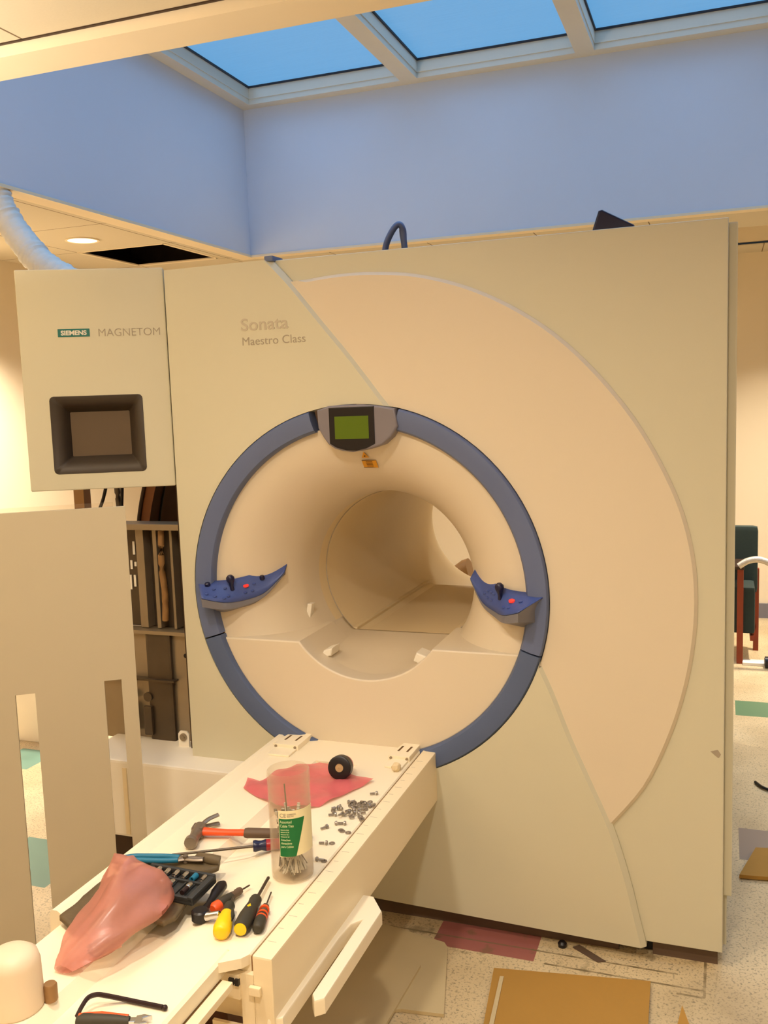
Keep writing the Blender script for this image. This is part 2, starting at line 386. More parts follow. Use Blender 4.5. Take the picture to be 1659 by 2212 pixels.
for x, y, p, sd in ((-3.65, 1.3, 42, 100), (-.25, -2.05, 21, 160), (-1.0, -1.45, 16, 160), (1.5, -2.0, 13, 160), (-1.0, -3.5, 11, 160), (1.0, -3.5, 10, 160), (-3.1, -2.6, 8, 150), (.55, 3.15, 34, 115), (-1.3, 3.0, 20, 130), (2.5, 1.0, 12, 140)):  # unseen lamps added to light the room, some read off shadows and glow
    downlight(x, y, p, 'unseen round recessed downlight added to the tiled ceiling, out of the photo', spread=sd)
for o in bpy.data.objects:
    if o.type == 'EMPTY' and 'out of the photo' in o.get('label', ''): o['group'] = 'added unseen ceiling downlights'
sl = bpy.data.lights.new('skylight_daylight', 'AREA'); sl.shape = 'RECTANGLE'; sl.size = 4.5; sl.size_y = 2.85; sl.energy = 44; sl.color = (.36, .62, 1); sl.spread = math.radians(118)
so = bpy.data.objects.new('skylight_daylight', sl); COL.objects.link(so); so.location = ((WX0+WX1)/2, (WY0+WY1)/2, ZS+.09)
W = bpy.data.worlds.new('world'); SC.world = W; W.use_nodes = True
W.node_tree.nodes['Background'].inputs[0].default_value = (.10, .2, .4, 1); W.node_tree.nodes['Background'].inputs[1].default_value = .2

fl = empty('added_floor_lamp', (-2.3, -1.4, 0), label='tall uplighting floor lamp, unseen, added left of the camera to brighten the ceiling', cat='floor lamp')  # added lamp, out of view, there to lift the ceiling brightness
b = B(); lathe(b, [(.15, 0), (.15, .02), (.02, .035)], Matrix.Translation((-2.3, -1.4, 0)), 32); obj('base', b, M['steeldark'], fl, smooth=40)
b = B(); lathe(b, [(.012, .03), (.012, 1.68)], Matrix.Translation((-2.3, -1.4, 0)), 16); obj('pole', b, M['steeldark'], fl, smooth=40)
b = B(); lathe(b, [(.03, 1.66), (.12, 1.72), (.18, 1.80), (.175, 1.80), (.115, 1.725), (.03, 1.67)], Matrix.Translation((-2.3, -1.4, 0)), 36, cap=False); obj('lamp_shade', b, M['white'], fl, smooth=40)
l = bpy.data.lights.new('added_uplight', 'AREA'); l.shape = 'DISK'; l.size = .2; l.energy = 48; l.color = (1, .88, .73)
o = bpy.data.objects.new('added_uplight', l); COL.objects.link(o); o.location = (-2.3, -1.4, 1.77); o.rotation_euler = (PI, 0, 0)

# ------------------------------------------------------------------ MRI scanner
CX, CZ = -.987, 1.0
RO, RI = .549, .487
def arc(r, a0, a1, n, cx=CX, cz=CZ):
    return [(cx+r*math.cos(math.radians(a0+(a1-a0)*i/n)), cz+r*math.sin(math.radians(a0+(a1-a0)*i/n))) for i in range(n+1)]
DIAG = [(-1.226, 1.971), (-1.163, 1.904), (-1.073, 1.793), (-.978, 1.677), (-.872, 1.536)]
SW = [(-1.163, 1.904), (-1.068, 1.913), (-.983, 1.916), (-.899, 1.912), (-.791, 1.898), (-.661, 1.860), (-.535, 1.800), (-.413, 1.716), (-.307, 1.612), (-.213, 1.492), (-.144, 1.372), (-.093, 1.252), (-.064, 1.132), (-.055, 1.010), (-.063, .888), (-.086, .762), (-.126, .631), (-.186, .496), (-.272, .380)]
LC = [(-.463, .831), (-.426, .749), (-.377, .621), (-.327, .507), (-.272, .380), (-.229, .239), (-.205, .135), (-.184, .047)]
def ang(p): return math.degrees(math.atan2(p[1]-CZ, p[0]-CX))
def sp2(pts, n=4): return [(p.x, p.y) for p in smooth_path([(a, c, 0) for a, c in pts], n)]
aD = ang(DIAG[-1]); aL = ang(LC[0])             # ~78 deg, ~-18 deg
scan = empty('mri_scanner', (CX, .6, 0), label='large beige MRI scanner with a round bore and a slate blue trim ring', cat='MRI scanner')
RC = RO+.001
GX = -1.581
lcp = [(GX, 1.968)] + DIAG[:1] + sp2(DIAG, 3)[1:-1] + arc(RC, aD, 360+aL, 90) + sp2(LC, 4)[1:-1] + [(-.184, .042), (GX, .085)]
b = B(); prism(b, lcp, -.022, .03, bev=.014, seg=1, chains=sp2(DIAG, 3)+sp2(LC, 4)+[(-.184, .042), lcp[len(DIAG[:1])+len(sp2(DIAG, 3))-1]]); obj('front_cover', b, M['cover'], scan, smooth=35)
rcp = [(-1.2355, 1.971)] + [(x-.009, z) for x, z in sp2(DIAG, 3)[1:-1]] + arc(RC, aD+1.5, aL-2.5, 34) + [(x-.009, z) for x, z in sp2(LC, 4)[1:-1]] + [(-.192, .052), (.012, .052), (.012, 1.972)]
b = B(); prism(b, rcp, 0, .03, bev=.004, chains=[(-.192, .052), (.012, .052), (.012, 1.972), (-1.2355, 1.971)]); obj('front_cover', b, M['cover'], scan, smooth=35)
swp = [(x-.009, z) for x, z in sp2(DIAG[1:], 3)[:-1]] + arc(RC+.0015, aD+1.5, aL-2.5, 34) + [(x-.009, z) for x, z in sp2(LC[:5], 4)[1:-1]] + sp2(SW, 4)[::-1][:-1]
b = B(); prism(b, swp, -.012, .001, bev=.009, seg=1, chains=sp2(SW, 4)); obj('swirl_panel', b, M['cream'], scan, smooth=35, label='raised cream swirl panel')
# body, sides, top
b = B(); box(b, .010, .034, .032, 1.84, .20, 1.965, .004); box(b, .006, .022, .05, 1.8, .05, .20); obj('side_cover', b, M['cover'], scan)
b = B(); box(b, -1.60, .008, .06, 1.8, 1.935, 1.950); obj('top_cover', b, M['brown'], scan)
def plate_hole(y0, y1, x0, x1, z0, z1, r, m, name):
    b = B(); ring = arc(.40, 45, 405, 64)[:-1]
    outer = []
    for i in range(64):
        a = math.radians(45+360*i/64); c, s = math.cos(a), math.sin(a)
        tx = ((x1-CX)/c if c > 0 else (x0-CX)/c) if abs(c) > 1e-6 else 1e9; tz = ((z1-CZ)/s if s > 0 else (z0-CZ)/s) if abs(s) > 1e-6 else 1e9
        t = min(tx, tz); outer.append((CX+c*t, CZ+s*t))
    rows = []
    for yy in (y0, y1):
        rows.append([(p[0], yy, p[1]) for p in outer]); 
    A = [[b.verts.new((p[0], yy, p[1])) for p in q] for yy in (y0, y1) for q in (outer, ring)]
    n = 64
    for q in (0, 2):
        for i in range(n): b.faces.new((A[q][i], A[q][(i+1) % n], A[q+1][(i+1) % n], A[q+1][i]))
    for p, q in ((0, 2), (1, 3)):
        for i in range(n): b.faces.new((A[p][i], A[p][(i+1) % n], A[q][(i+1) % n], A[q][i]))
    bmesh.ops.recalc_face_normals(b, faces=b.faces[:])
    return obj(name, b, m, scan)
plate_hole(1.80, 1.84, -1.6, .01, .06, 1.965, .34, M['cover'], 'rear_cover')
# trim ring in three arcs
def ringpart(a0, a1, n, m, lab=None):
    prof = [(RO, .02), (RO, -.020), (RO-.005, -.026), (RO-.03, -.028), (RI+.006, -.022), (RI, -.013), (RI, .02)]
    b = B(); rows = []
    for i in range(n+1):
        a = math.radians(a0+(a1-a0)*i/n); rows.append([(CX+r*math.cos(a), y, CZ+r*math.sin(a)) for r, y in prof])
    vs = grid(b, rows, close=True); b.faces.new(vs[0][::-1]); b.faces.new(vs[-1]); bmesh.ops.recalc_face_normals(b, faces=b.faces[:])
    return obj('trim_ring', b, m, scan, smooth=40, label=lab)
aSL = ang((-1.5131, .8384)); aSR = ang((-.463, .845))
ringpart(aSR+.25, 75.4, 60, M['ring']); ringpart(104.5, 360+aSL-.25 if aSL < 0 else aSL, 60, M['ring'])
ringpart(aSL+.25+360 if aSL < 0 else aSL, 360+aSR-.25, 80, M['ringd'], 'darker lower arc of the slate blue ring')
# funnel (trumpet flare) above, flat lower apron below
RT_, DP = .272, .30
def flare(s): return DP*(1-math.sqrt(max(0, 1-(1-s)**2)))
b = B(); rows = []
a0, a1 = ang((CX+.46, .84)), 180-ang((CX+.46, .84))
NA = 96
for i in range(NA+1):
    a = math.radians(-52+284*i/NA); row = []
    for k in range(19):
        s = 1-(k/18)**.75 if k else 1.0
        r = RT_+(RI+.004-RT_)*s; row.append((CX+r*math.cos(a), flare(s)+.004, CZ+r*math.sin(a)))
    rows.append(row)
grid(b, rows); bmesh.ops.recalc_face_normals(b, faces=b.faces[:]); obj('bore_flare', b, M['cream'], scan, smooth=60)
b = B(); rows = []
for i in range(73):
    a = 2*PI*i/72; row = []
    for r, y in ((RT_, DP+.003), (RT_, .5), (RT_, 1.5), (RT_+.006, 1.60), (RT_+.03, 1.70), (RT_+.07, 1.78), (RT_+.12, 1.83)):
        row.append((CX+r*math.cos(a), y, CZ+r*math.sin(a)))
    rows.append(row)
grid(b, rows); bmesh.ops.recalc_face_normals(b, faces=b.faces[:]); obj('bore_tube', b, M['bore'], scan, smooth=60)
b = B(); lathe(b, [(RT_-.0005, 0), (RT_-.003, .0015), (RT_-.0005, .003)], Matrix.Translation((CX, DP+.06, CZ)) @ Matrix.Rotation(-PI/2, 4, 'X'), 72, cap=False); obj('bore_seam', b, M['textg'], scan)
# lower apron: front plane y=-.008, ledge at z .843
ZL = .843; RL = .262
xo = math.sqrt((RI+.003)**2-(CZ-ZL)**2); xi = math.sqrt(RL**2-(CZ-ZL)**2)
ao = math.degrees(math.atan2(ZL-CZ, xo)); ai = math.degrees(math.atan2(ZL-CZ, xi))
outer = arc(RI+.003, 180-ao, 360+ao, 60)      # left end -> bottom -> right end
inner = arc(RL, 360+ai, 180-ai, 48)
b = B(); prism(b, outer+inner, -.006, .26, bev=.006, seg=3); obj('lower_apron', b, M['cream'], scan, smooth=40)
b = B()
tp = arc(RL+.004, 360+ai, 180-ai, 30); tp2 = arc(RT_, 360+ai, 180-ai, 30)
grid(b, [[(p[0], .004, p[1]) for p in tp], [(p[0], .06, p[1]+.002) for p in tp], [(p[0]*.5+q[0]*.5, .2, (p[1]+max(q[1], .793))/2) for p, q in zip(tp, tp2)], [(q[0], .34, max(q[1], .7955)) for q in tp2], [(q[0], .36, max(q[1], .794)) for q in tp2]]); obj('apron_throat', b, M['cream'], scan, smooth=60, solid=.003)
# small cream tabs (laser windows / bed guides) at the throat
b = B(); prism(b, [(CX-.274, .868), (CX-.258, .868), (CX-.250, .915), (CX-.266, .915)], .185, .21, bev=.003); obj('positioning_window', b, M['white'], scan)
b = B(); prism(b, [(CX-.17, .775), (CX-.135, .785), (CX-.13, .81), (CX-.16, .80)], .06, .12, bev=.004); obj('bed_guide', b, M['white'], scan)
b = B(); prism(b, [(CX+.13, .785), (CX+.165, .77), (CX+.175, .80), (CX+.14, .812)], .06, .12, bev=.004); obj('bed_guide', b, M['white'], scan)
# bed rails in tunnel
zb = CZ-.205
b = B(); hw = math.sqrt(RT_**2-(CZ-zb)**2); prism(b, [(CX-hw+.004, zb), (CX-hw+.035, zb-.012), (CX+hw-.035, zb-.012), (CX+hw-.004, zb), (CX+hw-.02, zb-.024), (CX-hw+.02, zb-.024)], .335, 1.2); obj('bed_track', b, M['bore'], scan)
for s in (-1, 1):
    b = B(); x = CX+s*(hw-.006); box(b, x-.007, x+.007, .36, 1.2, zb-.010, zb+.006, .002); obj('guide_rail', b, M['bore'], scan)
# wing consoles
bk = [(.545, -.012, 1.014), (.45, -.002, 1.020), (.40, .03, 1.028), (.35, .085, 1.040), (.308, .145, 1.055)]
fr = [(.481, -.10, .982), (.432, -.055, .962), (.395, 0, .958), (.345, .05, .975), (.300, .10, 1.030)]
bb = [(.530, .012, .935), (.483, .012, .917), (.443, .03, .921), (.384, .055, .940), (.312, .125, 1.020)]
for s in (-1, 1):
    e = bpy.data.objects.new('wing_console', None)
    K = lambda L: [Vector((CX+s*p.x, p.y, p.z)) for p in smooth_path(L, 5)]
    a_, f_, c_ = K(bk), K(fr), K(bb)
    lip = [p+Vector((0, .002, -.022*(1-i/len(f_))-.003)) for i, p in enumerate(f_)]
    b = B(); grid(b, [[a, a.lerp(f, .5)+Vector((0, 0, .002)), f, l, c+Vector((0, -.0, 0)), a+Vector((0, .06, -.02))] for a, f, l, c in zip(a_, f_, lip, c_)], close=True)
    b.verts.ensure_lookup_table(); n6 = 6; b.faces.new([b.verts[i] for i in range(n6)]); b.faces.new([b.verts[len(b.verts)-1-i] for i in range(n6)])
    bmesh.ops.recalc_face_normals(b, faces=b.faces[:])
    bpy.data.objects.remove(e)
    body = obj('wing_console', b, M['podside'], scan, smooth=40, label='grey bodied wing console with a blue control face')
    def top(u, v, h=0):      # u along wing 0..1, v back..front
        i = min(int(u*(len(a_)-1)), len(a_)-2); t = u*(len(a_)-1)-i
        p = a_[i].lerp(a_[i+1], t).lerp(f_[i].lerp(f_[i+1], t), v); return p+Vector((0, -.2*h, h))
    b = B(); grid(b, [[top(i/24, j/4, .003) for j in range(5)] for i in range(25)]); o = obj('control_face', b, M['pod'], body, smooth=60, solid=.003)
    def knob(u, v, r, h, m, nm, lab=None, prof=None):
        p = top(u, v, .004); b = B(); lathe(b, prof or [(r, 0), (r, h*.7), (r*.7, h)], Matrix.Translation(p) @ Matrix.Rotation(.25, 4, 'X'), 14); return obj(nm, b, m, body, smooth=40, label=lab)
    js = .42 if s < 0 else .50
    knob(.34 if s < 0 else .42, .45, .01, .05, M['navy'], 'joystick', 'dark blue joystick', [(.007, -.002), (.006, .012), (.009, .022), (.013, .032), (.0125, .040), (.007, .046)])
    knob(.52 if s < 0 else .22, .45, .009, .006, M['red'], 'red_button', 'glowing red button')
    for u, v in (((.61, .45), (.52, .72), (.60, .72), (.08, .75), (.16, .8), (.25, .85), (.15, .45), (.25, .4), (.30, .75)) if s < 0 else ((.14, .45), (.22, .72), (.30, .72), (.60, .4), (.66, .45), (.55, .42), (.58, .68), (.65, .68), (.71, .62))):
        knob(u, v, .0055, .004, M['pod'], 'push_button')
    if s < 0:
        knob(.10, .25, .009, .01, M['navy'], 'dial'); knob(.70, .35, .008, .012, M['navy'], 'dial')
# display unit at top of ring
dsp = [(-1.094, 1.535), (-1.059, 1.546), (-1.006, 1.549), (-.957, 1.548), (-.905, 1.543), (-.858, 1.534), (-.850, 1.485), (-.870, 1.455), (-.897, 1.434), (-.93, 1.424), (-.962, 1.417), (-.988, 1.414), (-1.018, 1.417), (-1.044, 1.425), (-1.062, 1.437), (-1.076, 1.456), (-1.092, 1.484)]
b = B(); prism(b, dsp, -.034, .02, bev=.006, seg=3); du = obj('display_unit', b, M['disp'], scan, smooth=40)
bz = [(-1.056, 1.541), (-.918, 1.542), (-.918, 1.437), (-.945, 1.424), (-.975, 1.4175), (-1.005, 1.419), (-1.035, 1.427), (-1.056, 1.439)]
b = B(); prism(b, bz, -.0365, -.030, bev=.002); obj('bezel', b, M['black'], du)
b = B(); box(b, -1.038, -.935, -.0375, -.0345, 1.452, 1.516); obj('lcd_screen', b, M['lcd'], du, label='green liquid crystal screen')
# warning stickers
def ontocone(x, z):
    r = math.hypot(x-CX, z-CZ); s = (r-RT_)/(RI+.004-RT_); return flare(s)-.0005
b = B()
for tri in (((-.9755, 1.411), (-.985, 1.394), (-.962, 1.394)),):
    b.faces.new([b.verts.new((x, ontocone(x, z), z)) for x, z in tri])
ws = obj('laser_warning_triangle', b, M['yellow'], scan, solid=.0006)
b = B(); lathe(b, [(.0022, 0), (.0022, .0008)], Matrix.Translation((-.9742, ontocone(-.974, 1.399)-.001, 1.3985)) @ Matrix.Rotation(PI/2, 4, 'X'), 12); obj('symbol', b, M['ink'], ws)
b = B(); g = [[(x, ontocone(x, z), z) for x in (-.988+(0 if z > 1.37 else .0), -.966, -.943)] for z in (1.3855, 1.374, 1.363)]
grid(b, g); wl = obj('laser_warning_label', b, M['yellow'], scan, solid=.0006)
b = B()
for k in range(4):
    z = 1.3815-k*.0045; y = ontocone(-.966, z)-.0012; box(b, -.976, -.956, y-.0005, y, z-.0008, z+.0008)
for z in (1.3848, 1.3637): y = ontocone(-.966, z)-.0008; box(b, -.988, -.943, y-.0005, y, z-.0007, z+.0007)
obj('print', b, M['ink'], wl)
# lettering
text('product_lettering', 'Sonata', .050, M['textl'], scan, (-1.331, -.0222, 1.774), (1, 0, 0), (0, -1, 0), off=.0005, width=.155, ext=.0005, label='faded raised lettering')
text('product_lettering', 'Maestro Class', .034, M['textg'], scan, (-1.330, -.0222, 1.7315), (1, 0, 0), (0, -1, 0), off=-.0001, width=.206, ext=.0003)
# plinth
b = B(); box(b, -1.55, -.262, .025, 1.5, 0, .05); box(b, -.17, .0, .03, 1.5, 0, .058); obj('plinth', b, M['plinth'], scan)
b = B(); box(b, -.262, -.17, .05, 1.5, 0, .05); obj('plinth', b, M['black'], scan)
b = B(); box(b, -1.12, -1.10, -.017, -.012, .41, .475); 
bm_ = b; bm_.free()
b = B(); prism(b, [(-.022, .612), (-.004, .618), (.004, .606), (-.002, .596), (-.010, .602)], -.0008, .0005, 'y'); obj('adhesive_residue', b, M['textg'], scan)
# white ledge box at the foot, left
b = B(); box(b, -1.95, -1.279, -.12, .15, .20, .452, .008); led = obj('base_ledge', b, M['white'], scan)
b = B(); box(b, -1.78, -1.765, -.1225, -.118, .21, .43); box(b, -1.735, -1.725, -.1225, -.118, .21, .43); obj('cover_joint', b, M['tside'], led)
b = B(); box(b, -1.90, -1.27, -.06, .12, 0, .20); obj('base_frame', b, M['brown'], scan)
# hinged left door
AH = math.radians(27); hinge = Vector((-1.586, -.012, 0)); dv = Vector((math.cos(AH), math.sin(AH), 0)); nv = Vector((math.sin(AH), -math.cos(AH), 0))
def D(u, z, n=0): return hinge+dv*u+nv*n+Vector((0, 0, z))
U0, U1, Z0, Z1 = -.436, -.004, 1.318, 1.978
RX0, RX1, RZ0, RZ1 = -.362, -.088, 1.368, 1.602
b = B()
def loop(bm, x0, x1, z0, z1, n, rad=0):
    pts = []
    if rad:
        for cx, cz, a in ((x1-rad, z1-rad, 0), (x0+rad, z1-rad, 90), (x0+rad, z0+rad, 180), (x1-rad, z0+rad, 270)):
            for k in range(4): t = math.radians(a+30*k); pts.append((cx+rad*math.cos(t), cz+rad*math.sin(t)))
    else:
        for cx, cz in ((x1, z1), (x0, z1), (x0, z0), (x1, z0)): pts += [(cx, cz)]*1
    return [bm.verts.new(D(u, z, n)) for u, z in pts]
def rr(x0, x1, z0, z1, rad):
    pts = []
    for cx, cz, a in ((x1-rad, z1-rad, 0), (x0+rad, z1-rad, 90), (x0+rad, z0+rad, 180), (x1-rad, z0+rad, 270)):
        for k in range(4): t = math.radians(a+30*k); pts.append((cx+rad*math.cos(t), cz+rad*math.sin(t)))
    return pts
def loft(bm, secs, cap0=False, cap1=False):
    vs = [[bm.verts.new(D(u, z, n)) for u, z in pts] for pts, n in secs]
    for p, q in zip(vs, vs[1:]):
        for i in range(len(p)): bm.faces.new((p[i], p[(i+1) % len(p)], q[(i+1) % len(p)], q[i]))
    if cap0: bm.faces.new(vs[0])
    if cap1: bm.faces.new(vs[-1])
    bmesh.ops.recalc_face_normals(bm, faces=bm.faces[:])
o0 = rr(U0, U1, Z0, Z1, .004); o1 = rr(U0+.003, U1-.003, Z0+.003, Z1-.003, .004); i0 = rr(RX0, RX1, RZ0, RZ1, .012)
loft(b, [(i0, -.03), (o0, -.03), (o0, -.003), (o1, 0), (i0, 0), (i0, -.03)])
door = obj('hinged_cover', b, M['cover'], scan, smooth=40)
b = B(); i1 = rr(RX0+.047, RX1-.047, RZ0+.05, RZ1-.047, .004)
loft(b, [(i0, .001), (i1, -.05)]); obj('screen_recess', b, M['recess'], door, smooth=30, solid=.002)
b = B(); loft(b, [(i1, -.050), (i1, -.053)], True, True); obj('display_screen', b, M['recscreen'], door)
b = B(); loft(b, [(rr(-.323, -.230, 1.779, 1.8025, .001), 0), (rr(-.323, -.230, 1.779, 1.8025, .001), .001)], False, True); bd = obj('badge', b, M['teal'], door, label='teal name badge')
text('badge_lettering', 'SIEMENS', .0185, M['badgew'], bd, D(-.314, 1.7845, .001), dv, nv, off=.0007, width=.075, ext=.0004)
text('product_lettering', 'MAGNETOM', .033, M['textg'], door, D(-.207, 1.7785, 0), dv, nv, width=.184, off=-.0003, ext=.0004)
# exposed magnet and chassis to the left
b = B(); lathe(b, [(.87, .20), (.92, .22), (.92, 1.70), (.87, 1.72)], Matrix.Translation((CX, 0, CZ)) @ Matrix.Rotation(-PI/2, 4, 'X') , 96, cap=False)
bmesh.ops.delete(b, geom=[v for v in b.verts if v.co.x > CX-.45], context='VERTS')
obj('magnet_vessel', b, M['rust'], scan, smooth=40)
b = B()
for y in (.22, .27, .34): tube(b, [(CX+.924*math.cos(t), y, CZ+.924*math.sin(t)) for t in [math.radians(150+60*i/20) for i in range(21)]], .008, 8)
obj('vessel_rib', b, M['brown'], scan, smooth=40)
b = B(); box(b, -1.622, -1.584, .035, .08, .45, 1.94, .002); p = obj('corner_post', b, M['brown'], scan)
b = B()
for z in (.98, 1.13, 1.5, 1.7, .7):
    b = B(); lathe(b, [(.006, 0), (.006, .002)], Matrix.Translation((-1.605, .034, z)) @ Matrix.Rotation(PI/2, 4, 'X'), 12); obj('post_hole', b, M['black'], p)
b = B(); box(b, -1.99, -1.625, .14, .16, .825, 1.165); b2 = b
fp = obj('chassis_panel', b, M['steeldark'], scan)
b = B()
for x0, x1, m_ in ((-1.83, -1.80, 0), (-1.765, -1.75, 0), (-1.70, -1.69, 0)): box(b, x0, x1, .10, .14, .83, 1.165, .002)
obj('rib', b, M['steel'], fp)
b = B(); tube(b, smooth_path([(-1.725, .095, 1.16), (-1.728, .09, 1.05), (-1.722, .09, .95), (-1.726, .09, .86)], 4), .011, 8); obj('cable', b, M['bronze'], fp, smooth=60, label='rust orange cable')
b = B()
for k, (x, z0, z1) in enumerate(((-1.865, 1.07, 1.115), (-1.878, 1.02, 1.05), (-1.862, 1.03, 1.045), (-1.868, .96, 1.0), (-1.885, .95, 1.0))): box(b, x-.004, x+.004, .136, .139, z0, z1)
obj('lit_slot', b, M['white'], fp)  # off-white strips stand in for light showing through the gaps
b = B(); box(b, -1.95, -1.63, .06, .14, 1.165, 1.185, .003); box(b, -1.64, -1.628, .08, .14, .83, 1.18, .002); obj('chassis_rail', b, M['steel'], scan)
b = B(); box(b, -1.99, -1.62, .09, .13, .44, .825, .002); box(b, -1.99, -1.625, .07, .13, .815, .827); lp = obj('steel_skirt', b, M['steel'], scan)
b = B(); box(b, -1.80, -1.705, .075, .09, .44, .82, .008); box(b, -1.99, -1.69, .06, .09, .658, .664); obj('fold', b, M['steeldark'], lp)
b = B(); lathe(b, [(.008, 0), (.008, .003)], Matrix.Translation((-1.655, .0895, .745)) @ Matrix.Rotation(PI/2, 4, 'X'), 14); obj('bolt_hole', b, M['black'], lp)
b = B(); prism(b, [(-1.672, .45), (-1.632, .45), (-1.632, .495), (-1.64, .505), (-1.664, .505), (-1.672, .495)], .04, .045); cl = obj('fixing_bracket', b, M['white'], scan)
b = B(); lathe(b, [(.013, 0), (.013, .004), (.006, .004), (.006, .007)], Matrix.Translation((-1.652, .04, .485)) @ Matrix.Rotation(PI/2, 4, 'X'), 18); obj('screw_head', b, M['steel'], cl)
for x in (-1.86, -1.80):
    b = B(); lathe(b, [(.016, 0), (.016, .008), (.009, .008)], Matrix.Translation((x, .075, .60)) @ Matrix.Rotation(PI/2, 4, 'X'), 18); box(b, x-.016, x+.016, .06, .075, .47, .57, .006); obj('latch', b, M['steeldark'], scan)
# things on top
b = B(); box(b, -1.245, -1.218, -.02, .05, 1.966, 1.982, .004); obj('clip', b, M['ring'], scan, label='small blue clip on the top edge')
e = empty('lifting_strap', (-.92, .2, 1.95), label='blue grey strap loop standing up from the top of the scanner', cat='strap')
b = B(); tube(b, smooth_path([(-.962, .2, 1.93), (-.950, .2, 2.01), (-.932, .2, 2.050), (-.913, .205, 2.074), (-.900, .21, 2.068), (-.897, .215, 2.03), (-.890, .22, 1.93)], 6), .0115, 10, flat=.8); obj('loop', b, M['ring'], e, smooth=60)
b = B(); prism(b, [(-.335, 1.95), (-.338, 1.985), (-.318, 2.045), (-.308, 2.047), (-.225, 2.0), (-.215, 1.95)], .14, .26, bev=.006)
obj('equipment_hood', b, M['navy'], label='dark blue wedge shaped hood behind the scanner top, right', cat='hood', smooth=40)
b = B(); tube(b, smooth_path([(-1.19, .2, 1.953), (-1.1, .2, 1.968), (-.97, .2, 1.975), (-.86, .2, 1.985), (-.8, .2, 1.972), (-.7, .2, 1.956)], 6), .012, 8)
obj('black_cable', b, M['black'], label='black cable lying along the top edge of the scanner', cat='cable', smooth=60)

# ------------------------------------------------------------------ duct and things at left
pts = [(-2.72, .57, 2.60), (-2.71, .57, 2.44), (-2.67, .58, 2.33), (-2.59, .58, 2.22), (-2.50, .57, 2.13), (-2.38, .56, 2.06), (-2.24, .54, 2.0), (-2.12, .5, 1.93), (-2.02, .46, 1.84)]
b = B(); pp = smooth_path(pts, 14); tube(b, pp, .06, 20, rad=[.055+.003*math.sin(i*1.9)+random.uniform(-.003, .003) for i in range(len(pp))])
obj('duct_hose', b, M['duct'], label='white flexible duct sagging from the ceiling down to the scanner', cat='duct', smooth=80)
b = B(); box(b, -2.225, -2.18, .30, .34, 0, 1.42, .003); obj('support_post', b, M['bronze'], label='tan upright post seen under the open scanner cover', cat='post')
e = empty('cable_bundle', (-1.90, .25, 0), label='grey green cable bundle hanging below the scanner cover', cat='cable')
b = B(); tube(b, smooth_path([(-1.965, .2, 1.5), (-1.962, .2, 1.3), (-1.955, .2, 1.18), (-1.94, .2, .9)], 5), .010, 8); obj('cable', b, M['steeldark'], e, smooth=60)
b = B(); tube(b, smooth_path([(-1.925, .2, 1.5), (-1.94, .2, 1.3), (-1.948, .2, 1.22), (-1.95, .2, 1.15)], 5), .006, 8); obj('cable', b, M['black'], e, smooth=60)
b = B(); tube(b, smooth_path([(-1.96, .2, 1.50), (-2.005, .2, 1.30), (-2.05, .2, 1.20), (-2.13, .2, 1.1)], 5), .006, 8); obj('black_lead', b, M['black'], label='thin black lead slanting under the open scanner cover', cat='cable', smooth=60)

# removed cover panel, leaning upright at left
AP = math.radians(35); pa = Vector((-1.463, -.456, 0)); pd = Vector((math.cos(AP), math.sin(AP), 0)); pn = Vector((math.sin(AP), -math.cos(AP), 0))
def PP(u, z, n=0): return pa+pd*u+pn*n+Vector((0, 0, z))
panel = empty('removed_cover', tuple(PP(-.27, 0)), label='tall beige cover panel with cut-out slots standing left of the table', cat='cover panel')
b = B()
def pbox(bm, u0, u1, z0, z1, n0=-.015, n1=0):
    vs = [bm.verts.new(PP(u, z, n)) for n in (n0, n1) for u, z in ((u0, z0), (u1, z0), (u1, z1), (u0, z1))]
    for f in ((0, 1, 2, 3), (7, 6, 5, 4), (0, 4, 5, 1), (1, 5, 6, 2), (2, 6, 7, 3), (3, 7, 4, 0)): bm.faces.new([vs[i] for i in f])
    bmesh.ops.recalc_face_normals(bm, faces=bm.faces[:])
H = 1.305
s1 = (-.083, -.039); s2 = (-.305, -.256)
pbox(b, -.56, s2[0], 0.004, H); pbox(b, s2[0], s2[1], .832, H); pbox(b, s2[1], s1[0], .004, H); pbox(b, s1[0], s1[1], .845, H); pbox(b, s1[1], 0, .004, H)
pbox(b, s2[0], s2[1], .004, .03); pbox(b, s1[0], s1[1], .004, .03)
bmesh.ops.remove_doubles(b, verts=b.verts[:], dist=.0001)
obj('panel_sheet', b, M['panelshade'], panel)
b = B(); pbox(b, -.53, -.03, H, H+.012, -.012, -.009); obj('edge_film', b, M['clear'], panel, label='thin clear plastic strip on the top edge')
b = B(); box(b, -3.22, -2.98, .95, 2.6, 0, .55, .006); obj('wall_cabinet', b, M['white'], label='low white cabinet seen through the slot of the cover panel', cat='cabinet')
b = B(); box(b, -3.19, -2.98, .94, .955, 0, .07); b.free()

# ------------------------------------------------------------------ patient table
tab = empty('patient_table', (-1.02, -.55, 0), label='cream patient table sliding out of the scanner, covered with tools', cat='table')
def extr(bm, prof, y0, y1):
    prism(bm, prof, y0, y1, 'y'); return bm
ZT = .54
pf = [(-1.276, .505), (-1.274, .548), (-1.268, .554), (-1.256, .554), (-1.232, ZT), (-1.088, ZT), (-1.070, ZT-.026), (-1.02, ZT-.020), (-.955, ZT), (-.820, ZT), (-.8175, ZT-.003), (-.8175, .505)]
b = B(); prism(b, [(x, z) for x, z in pf], -1.062, -.16, 'y')
prism(b, [(-1.276, .505), (-1.274, .548), (-1.268, .554), (-1.256, .554), (-1.232, ZT), (-.820, ZT), (-.8175, ZT-.003), (-.8175, .505)], -.1601, .02, 'y')
bmesh.ops.recalc_face_normals(b, faces=b.faces[:]); obj('tabletop', b, M['table'], tab, smooth=25)
